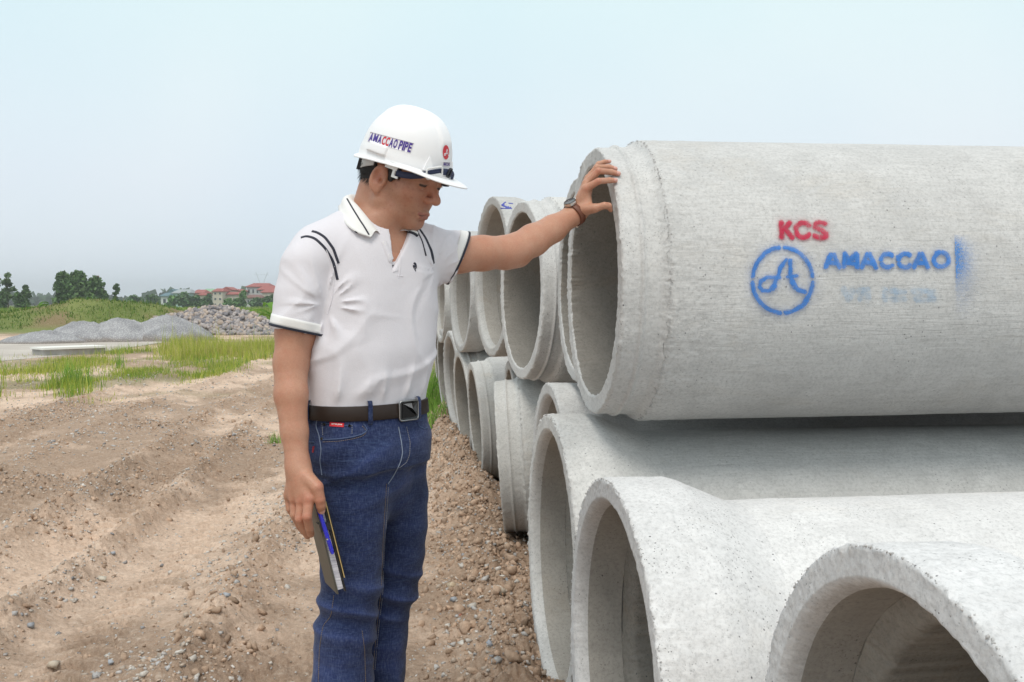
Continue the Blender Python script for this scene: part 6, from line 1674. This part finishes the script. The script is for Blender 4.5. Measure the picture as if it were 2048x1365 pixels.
# rough grass over the mound and the edge of the field
def hill_grass():
    rng = np.random.RandomState(9); n = 26000; X = rng.uniform(-38, -13.5, n); Y = rng.uniform(43, 57, n)
    hh = ground_h(X, Y, False); dens = fbm(X * .45, Y * .45, o=3, seed=64); k = (hh > .08) & (dens < .45 + rng.uniform(-.2, .2, n)); X, Y, hh = X[k], Y[k], hh[k]; n = len(X)
    V, F, m_ = blades(np.stack([X, Y, hh - .05], -1), rng.uniform(.05, .20, n) * (1 + 1.0 * (rng.rand(n) > .93)), np.full(n, .05), rng, .5, 2)
    c_ = ND([[.12, .21, .04], [.22, .29, .07], [.07, .14, .03], [.31, .29, .11]])[rng.choice(4, n, p=[.4, .25, .25, .1])] * rng.uniform(.8, 1.15, (n, 1))
    obj("mound_grass", V, F, m_gr, smooth=False, colors=np.repeat(c_, m_, 0), kind="stuff", label="rough green grass over the earth mound behind the gravel heaps", cat="grass")
    n = 30000; Y = 42 * np.exp(rng.uniform(0, 1, n) * math.log(230 / 42.)); X = Y * rng.uniform(-.6, -.06, n); k = (X > -13 * Y / 45) | (Y > 60); X, Y = X[k], Y[k]; n = len(X)
    V, F, m_ = blades(np.stack([X, Y, ground_h(X, Y, False) - .03], -1), rng.uniform(.2, .45, n) * (1 + Y / 200), .05 + Y * .0012, rng, .4, 2)
    c_ = ND([[.22, .32, .06], [.30, .38, .08], [.15, .25, .05], [.36, .36, .12]])[rng.choice(4, n, p=[.35, .3, .25, .1])] * rng.uniform(.85, 1.15, (n, 1))
    obj("field_grass", V, F, m_gr, smooth=False, colors=np.repeat(c_, m_, 0), kind="stuff", label="flat green rice field reaching to the houses", cat="field")
hill_grass()
def tuft(px_, py_, n, h, spread, label, seed, name="grass_tuft", w=.005, lean=.7):
    rng = np.random.RandomState(seed); q = G(px_, py_); q = G(px_, py_, float(ground_h(q[0], q[1], False))); r_ = q + ND([1, 1, 0]) * rng.normal(0, spread, (n, 3)); r_[:, 2] = ground_h(r_[:, 0], r_[:, 1], False) - .01
    V, F, m_ = blades(r_, rng.uniform(.4, 1, n) * h, w * rng.uniform(.6, 1.2, n), rng, lean, 4)
    c_ = ND([[.20, .38, .06], [.28, .45, .09], [.14, .28, .05]])[rng.choice(3, n)] * rng.uniform(.85, 1.15, (n, 1))
    b_ = ND([q[0], q[1], float(ground_h(q[0], q[1], False))]); obj(name, V - b_, F, m_gr, smooth=False, colors=np.repeat(c_, m_, 0), label=label, cat="grass", loc=tuple(b_))
tuft(548, 888, 60, .16, .035, "small green grass tuft on the sand beside the lowered forearm", 1)
tuft(868, 812, 500, .62, .16, "tall green grass between the shirt front and the leftmost bottom pipe", 2, w=.009)
tuft(876, 838, 160, .34, .10, "low grass tuft at the foot of the tall grass beside the belt buckle", 3, w=.007)
tuft(880, 800, 260, .50, .16, "grass standing behind the tall clump, nearest the far pipes", 7, w=.009)
tuft(140, 772, 150, .50, .12, "dark green upright rush clump at the left edge of the track", 4, w=.012, lean=.35)
tuft(240, 738, 40, .55, .05, "single reddish stemmed grass stalk in the weeds", 5, w=.012, lean=.3)
# banana like plant by the white sleeve
def big_leaf_plant(px_, py_, Y, h, label, seed, nl=9, name="banana_plant"):
    rng = np.random.RandomState(seed); q = P(px_, py_, Y); q[2] = 0; e = empty(name, tuple(q), label, "plant"); cs = []
    V, F = tube([(0, 0, 0), (.02, 0, h * .3), (.0, .02, h * .55)], [.05, .04, .02], 8); obj("stem", V, F, mat("plant_stem", (.16, .20, .06), .7), e)
    for k in range(nl):
        az = rng.uniform(0, 6.28); L_ = h * rng.uniform(.45, .8); up = rng.uniform(.5, 1.3); t_ = np.linspace(0, 1, 9); z0 = h * rng.uniform(.25, .5)
        r_ = L_ * t_ * .75; z_ = z0 + L_ * (t_ * up - t_ ** 2 * up * .75); d_ = ND([math.cos(az), math.sin(az)]); s_ = ND([-d_[1], d_[0]]); wv = .085 * h * np.sin(math.pi * np.clip(t_ * .92 + .06, 0, 1)) ** .7
        rows4 = [np.stack([r_ * d_[0] + s_[0] * wv * c, r_ * d_[1] + s_[1] * wv * c, z_ + abs(c) * wv * .35], -1) for c in (-1, -.5, 0, .5, 1)]
        V = np.stack(rows4, 1).reshape(-1, 3); col = ND([.12, .24, .04]) * rng.uniform(.7, 1.5); obj("leaf", V, grid_faces(9, 5), m_gr, e, colors=np.tile(col, (len(V), 1)))
big_leaf_plant(552, 630, 34, 1.9, "leafy banana like plant right beside the white sleeve", 3, 12)
big_leaf_plant(72, 600, 52, 1.9, "small banana plant on the left shoulder of the grassy mound", 5, 8)
big_leaf_plant(196, 600, 60, 1.9, "small banana plant behind the right end of the grassy mound", 6, 8)

# ------------------------------------------------------------------ trees
m_leaf = mat("leaves", (.05, .1, .03), .7, spec=.2); t = NT(m_leaf); t.base(t.attr().outputs['Color'])
m_bark = mat("bark", (.16, .12, .09), .9)
def tree(name, px_, py0, py1, Y, halfw, label, seed, nleaf=2600, trunk=.3, lobes=9, dense=1.0, col=(.085, .155, .055), leaf=.30, parts=True, cat="tree", group=None, squash=1.0):
    """crown between photo rows py1 (top) and py0 (foot) at distance Y"""
    rng = np.random.RandomState(seed); q = P(px_, py0, Y); ht = P(px_, py1, Y)[2]; q[2] = 0
    e = empty(name, tuple(q), label, cat, group); r = halfw * Y / FP; cb = ht * trunk
    limbs = [tube([(0, 0, -.1), (.05 * r, 0, cb * .6), (-.03 * r, 0, cb), (0, 0, ht * .75)], [ht * .022, ht * .017, ht * .013, ht * .004], 7) + (None,)]
    cen_ = []
    for k in range(lobes):
        a = rng.uniform(0, 6.283); tz = rng.uniform(.05, .92); rad = r * (math.sin(math.pi * (tz * .78 + .17)) ** .8) * rng.uniform(.1, .62)
        c = ND([rad * math.cos(a), rad * math.sin(a) * squash, cb + (ht - cb) * tz * .88 + .05 * ht]); s_ = rng.uniform(.30, .55) * r * (1.15 - .45 * tz) * (dense); cen_.append((c, s_))
        limbs.append(tube([(0, 0, cb * .8 + (c[2] - cb) * .3), tuple(c * ND([.5, .5, .8])), tuple(c)], [ht * .008, ht * .005, ht * .002], 5) + (None,))
    V, F, _ = join(limbs); obj("trunk", V, F, m_bark, e)
    k_ = rng.choice(len(cen_), nleaf, p=ND([s_ ** 2 for _, s_ in cen_]) / sum(s_ ** 2 for _, s_ in cen_))
    d = rng.normal(size=(nleaf, 3)); d /= np.linalg.norm(d, axis=1)[:, None]; rr3 = rng.uniform(.2, 1.0, nleaf) ** .5
    C_ = ND([c for c, _ in cen_])[k_] + d * (ND([s_ for _, s_ in cen_])[k_] * rr3 * rng.uniform(.7, 1.35, nleaf))[:, None] * ND([1, 1, .85])
    C_[:, 2] = np.clip(C_[:, 2], .15, ht)
    R = rand_rot(nleaf, rng); s_ = leaf * rng.uniform(.5, 1.2, nleaf) * (Y / 180.)
    quad = ND([[-1, -.1, 0], [0, -.6, .1], [1, .1, 0], [.1, .6, -.1]]); V = np.einsum('nij,vj->nvi', R, quad) * s_[:, None, None] + C_[:, None]
    F = ND([[0, 1, 2, 3]])[None] + (np.arange(nleaf) * 4)[:, None, None]
    cc = ND(col) * rng.uniform(.65, 1.35, (nleaf, 1)) * (1 + .25 * ND([vnoise(*(C_[:, i] * .7 for i in range(3)), seed=seed)]).T) + ND([.02, .015, 0]) * rng.rand(nleaf, 1)
    return obj("crown", V.reshape(-1, 3), F.reshape(-1, 4), m_leaf, e, smooth=False, colors=np.repeat(cc, 4, 0))
tree("tree", 128, 606, 540, 175, 20, "left half of the big rounded clump of trees beyond the grassy mound", 11, 8000, .06, 26, 1.35, leaf=.5)
tree("tree", 158, 606, 542, 180, 22, "middle tree of the big clump beyond the grassy mound", 12, 8000, .06, 26, 1.35, col=(.09, .165, .055), leaf=.42)
tree("tree", 187, 606, 545, 178, 20, "right hand tree of the big clump, with a rusty brown top", 13, 6500, .06, 22, 1.35, leaf=.5)
tree("tree", 195, 570, 545, 182, 8, "rust coloured crown showing at the top right of the big clump", 14, 500, .2, 5, col=(.22, .11, .05))
tree("tree", 209, 606, 560, 176, 8, "thin open tree at the right edge of the big clump", 15, 700, .2, 7)
tree("tree", 232, 608, 562, 178, 11, "slim airy tree standing alone right of the big clump", 16, 900, .2, 9)
tree("tree", 16, 606, 536, 180, 17, "tall open tree at the left edge of the photo", 17, 1700, .2, 11, col=(.09, .145, .06), dense=.75, leaf=.4)
tree("tree", -8, 606, 548, 180, 16, "tree cut by the left picture edge", 18, 1500, .2, 9)
tree("tree", 52, 606, 566, 182, 14, "lower broad tree right of the tall open tree on the left", 19, 1400, .1, 8)
tree("tree", 8, 610, 582, 178, 18, "bushy undergrowth tree at the foot of the tall left tree", 20, 1700, .05, 8)
tree("tree", 38, 610, 584, 176, 20, "dark bush beneath the lower broad tree on the left", 21, 1700, .05, 8)
for i, (x, top_, hw_, lab) in enumerate(((270, 592, 17, "round dark tree at the left end of the row before the houses"), (304, 589, 17, "second rounded tree of the row, left of the pale house wall"),
        (344, 592, 11, "light green tree before the turquoise house"), (369, 585, 17, "dark broad tree in front of the grey roofed house"), (392, 588, 13, "dark tree below the bright red roof"),
        (410, 589, 13, "dark tree touching the left wall of the tall cream house"), (418, 586, 7, "narrow tree just left of the tall cream house"), (455, 598, 12, "bright low shrubbery in front of the red roofed long house"), (475, 597, 12, "green shrub before the right end of the long house"),
        (486, 579, 9, "light green tree between the long house and the large red roofed house"), (513, 597, 14, "tree in front of the brown roofed house"), (535, 592, 12, "dark tree below the stepped red roofs"), (548, 590, 12, "tree next to the white sleeve, before the houses"))):
    tree("tree", x, 609, top_, 285, hw_, lab, 40 + i, 1500, .03, 16, 1.1, col=(.085, .165, .065) if i not in (2, 7, 8, 9) else (.12, .24, .075), leaf=.34)
def far_mass():
    rng = np.random.RandomState(5); n = 9000; az = rng.uniform(-.9, .75, n); Yd = rng.uniform(640, 760, n); X = Yd * az; top = 7 + 4.5 * vnoise(X / 26, X * 0, seed=3) + 2.5 * vnoise(X / 8, X * 0, seed=4); z = rng.uniform(0, 1, n) ** .8 * top
    R = rand_rot(n, rng); quad = ND([[-1, -.3, 0], [0, -1, .1], [1, .3, 0], [.1, 1, -.1]]); V = np.einsum('nij,vj->nvi', R, quad) * rng.uniform(1.8, 3.6, n)[:, None, None] + np.stack([X, Yd, z], -1)[:, None]
    F = ND([[0, 1, 2, 3]])[None] + (np.arange(n) * 4)[:, None, None]
    obj("distant_woodland", V.reshape(-1, 3), F.reshape(-1, 4), m_leaf, smooth=False, colors=np.repeat(ND([.05, .09, .04]) * rng.uniform(.7, 1.3, (n, 1)), 4, 0), kind="stuff", label="hazy blue line of woodland along the horizon", cat="woodland")
far_mass()

# ------------------------------------------------------------------ houses
def hmat(n, c, r=.85): 
    m = mat(n, c, r); t = NT(m); t.base(t.mix(t.ramp(t.noise(1.2, 4, .7), [(.4, 0.0), (.75, .5)]), c, tuple(v * .72 for v in c))); return m
m_crm, m_tur, m_gry, m_pal = hmat("wall_cream", (.56, .50, .42)), hmat("wall_turquoise", (.42, .58, .55)), hmat("wall_grey", (.50, .50, .50)), hmat("wall_pale", (.60, .62, .60))
m_rr, m_rg, m_rn, m_rt, m_rb = hmat("roof_red", (.34, .10, .085)), hmat("roof_grey", (.33, .36, .37)), hmat("roof_green", (.25, .42, .26)), hmat("roof_teal", (.12, .20, .23)), hmat("roof_brown", (.20, .10, .085))
m_win = mat("window_dark", (.05, .06, .07), .2)
def house(px0, px1, py_eave, py_ridge, Y, wall, roof, label, depth=8, gable=False, wins=2, base=608, over=.5, storeys=1):
    x0, x1 = P(px0, 600, Y)[0], P(px1, 600, Y)[0]; ze, zr = P(0, py_eave, Y)[2], P(0, py_ridge, Y)[2]; w = x1 - x0; cx = (x0 + x1) / 2
    e = empty("house", (cx, Y + depth / 2, 0), label, "house"); V, F = box((0, 0, ze / 2 - .3), (w, depth, ze + .6)); obj("wall", V, F, wall, e, smooth=False)
    W2, D2 = w / 2 + over, depth / 2 + over
    if gable: V = ND([[-W2, -D2, ze], [W2, -D2, ze], [W2, D2, ze], [-W2, D2, ze], [0, -D2, zr], [0, D2, zr]]); F = [(0, 1, 4), (2, 3, 5), (1, 2, 5, 4), (3, 0, 4, 5), (0, 3, 2, 1)]
    else: i_ = min(W2 * .35, 3.0); V = ND([[-W2, -D2, ze], [W2, -D2, ze], [W2, D2, ze], [-W2, D2, ze], [-W2 + i_, 0, zr], [W2 - i_, 0, zr]]); F = [(0, 1, 5, 4), (1, 2, 5), (2, 3, 4, 5), (3, 0, 4), (0, 3, 2, 1)]
    V = np.vstack([V, V[:4] - ND([0, 0, .25])]); k = len(V) - 4; F = [f for f in F if f != (0, 3, 2, 1)] + [(0, 1, k + 1, k), (1, 2, k + 2, k + 1), (2, 3, k + 3, k + 2), (3, 0, k, k + 3), (k, k + 3, k + 2, k + 1)][:5]
    V = V + ND([0, 0, .003]); obj("roof", V, [tuple(reversed(f)) if False else f for f in F], roof, e, smooth=False)
    for s_ in range(storeys):
        for j in range(wins):
            wx = -w / 2 + w * (j + .5) / wins; wz = ze * (s_ + .55) / storeys
            V, F = box((wx, -depth / 2 - .01, wz), (min(1.3, w / wins * .45), .12, min(1.6, ze / storeys * .42))); fo = obj("window", V, F, m_pal, e, smooth=False)
            V, F = box((wx, -depth / 2 - .045, wz), (min(1.1, w / wins * .38), .07, min(1.4, ze / storeys * .36))); obj("pane", V, F, m_win, fo, smooth=False)
    return e
HY = 320
house(322, 336, 592, 586, HY + 2, m_pal, m_rt, "low pale house with a dark teal lean-to roof, left end of the village", wins=1)
house(336, 352, 588, 578.5, HY + 14, m_tur, m_rt, "house with a dark slate roof at the left of the village", gable=True)
house(346, 378, 586, 578.5, HY, m_tur, m_rg, "turquoise house with a light grey roof", gable=False, wins=4, depth=9)
house(386, 407, 586, 579.5, HY + 5, m_crm, m_rr, "small cream house with the brightest orange red roof", wins=2)
house(398, 413, 590, 586.5, HY - 6, m_crm, m_rr, "lean-to cream house just below the brightest red roof", wins=2, depth=5)
house(404, 424, 584, 577.5, HY + 20, m_pal, m_rn, "pale house with a green sheet roof", wins=2)
house(426, 445, 582.5, 577, HY - 8, m_crm, m_rr, "tall cream house with a blank side wall and red roof", wins=2, storeys=3, over=.35, depth=7)
house(444, 462, 580, 574, HY + 6, m_crm, m_rr, "red gabled house directly behind the tall cream one", gable=True, wins=2)
house(447, 477, 588.5, 584, HY - 4, m_crm, m_rr, "long cream house with a veranda roof in dark red", wins=5, depth=6)
house(462, 482, 582, 578.5, HY + 16, m_crm, m_rr, "low red roofed house behind the long one", wins=3)
house(494, 536, 573.5, 566, HY + 24, m_gry, m_rr, "largest house, long pinkish red roof on the rise at right", wins=5, storeys=2, depth=12)
house(517, 550, 579.5, 572, HY + 10, m_gry, m_rr, "red hipped house stepping down before the largest one", wins=3)
house(524, 549, 584.5, 577.5, HY, m_crm, m_rr, "lower red roofed house nearest the white sleeve", wins=3)
house(492, 520, 595.5, 589.5, HY - 12, m_gry, m_rb, "low house with a brown tiled roof among the trees", wins=3, depth=6)
# pylon
pq = P(524, 600, 560); pq[2] = 0; py_ = empty("power_pylon", tuple(pq), "faint power pylon with two raised arms above the red roofs", "pylon")
m_py = mat("galvanised", (.55, .58, .60), .6)
hp_ = P(0, 545, 560)[2]; q = []
for s_ in (-1, 1):
    for r_ in (-1, 1): q.append(tube([(s_ * 1.6, r_ * 1.6, 0), (s_ * .6, r_ * .6, hp_ * .62), (s_ * 3.4, r_ * .3, hp_ * 1.0)], .08, 4) + (None,))
for k in range(8):
    z0, z1 = hp_ * .62 * k / 8, hp_ * .62 * (k + 1) / 8; w0, w1 = 1.6 - 1.0 * k / 8, 1.6 - 1.0 * (k + 1) / 8
    q.append(tube([(-w0, -w0, z0), (w1, -w1, z1)], .08, 4) + (None,)); q.append(tube([(w0, -w0, z0), (-w1, -w1, z1)], .08, 4) + (None,))
V, F, _ = join(q); obj("lattice_tower", V, F, m_py, py_, smooth=False)
q = tube([(-4.6, 0, hp_ * .93), (4.6, 0, hp_ * .93)], .07, 4); obj("cross_arm", q[0], q[1], m_py, py_, smooth=False)

# ------------------------------------------------------------------ haze
V, F = box((0, 1100, 24.0), (4400, 2900, 52.0))
m_hz = bpy.data.materials.new("haze"); m_hz.use_nodes = True; hn = m_hz.node_tree; hn.nodes.clear()
ho = hn.nodes.new("ShaderNodeOutputMaterial"); hv = hn.nodes.new("ShaderNodeVolumePrincipled"); hv.inputs['Color'].default_value = (.96, .985, 1.0, 1); hv.inputs['Density'].default_value = .0005; hv.inputs['Anisotropy'].default_value = .2
hn.links.new(hv.outputs[0], ho.inputs['Volume'])
obj("haze", V, F, m_hz, smooth=False, kind="stuff", label="pale summer haze over the fields", cat="haze")
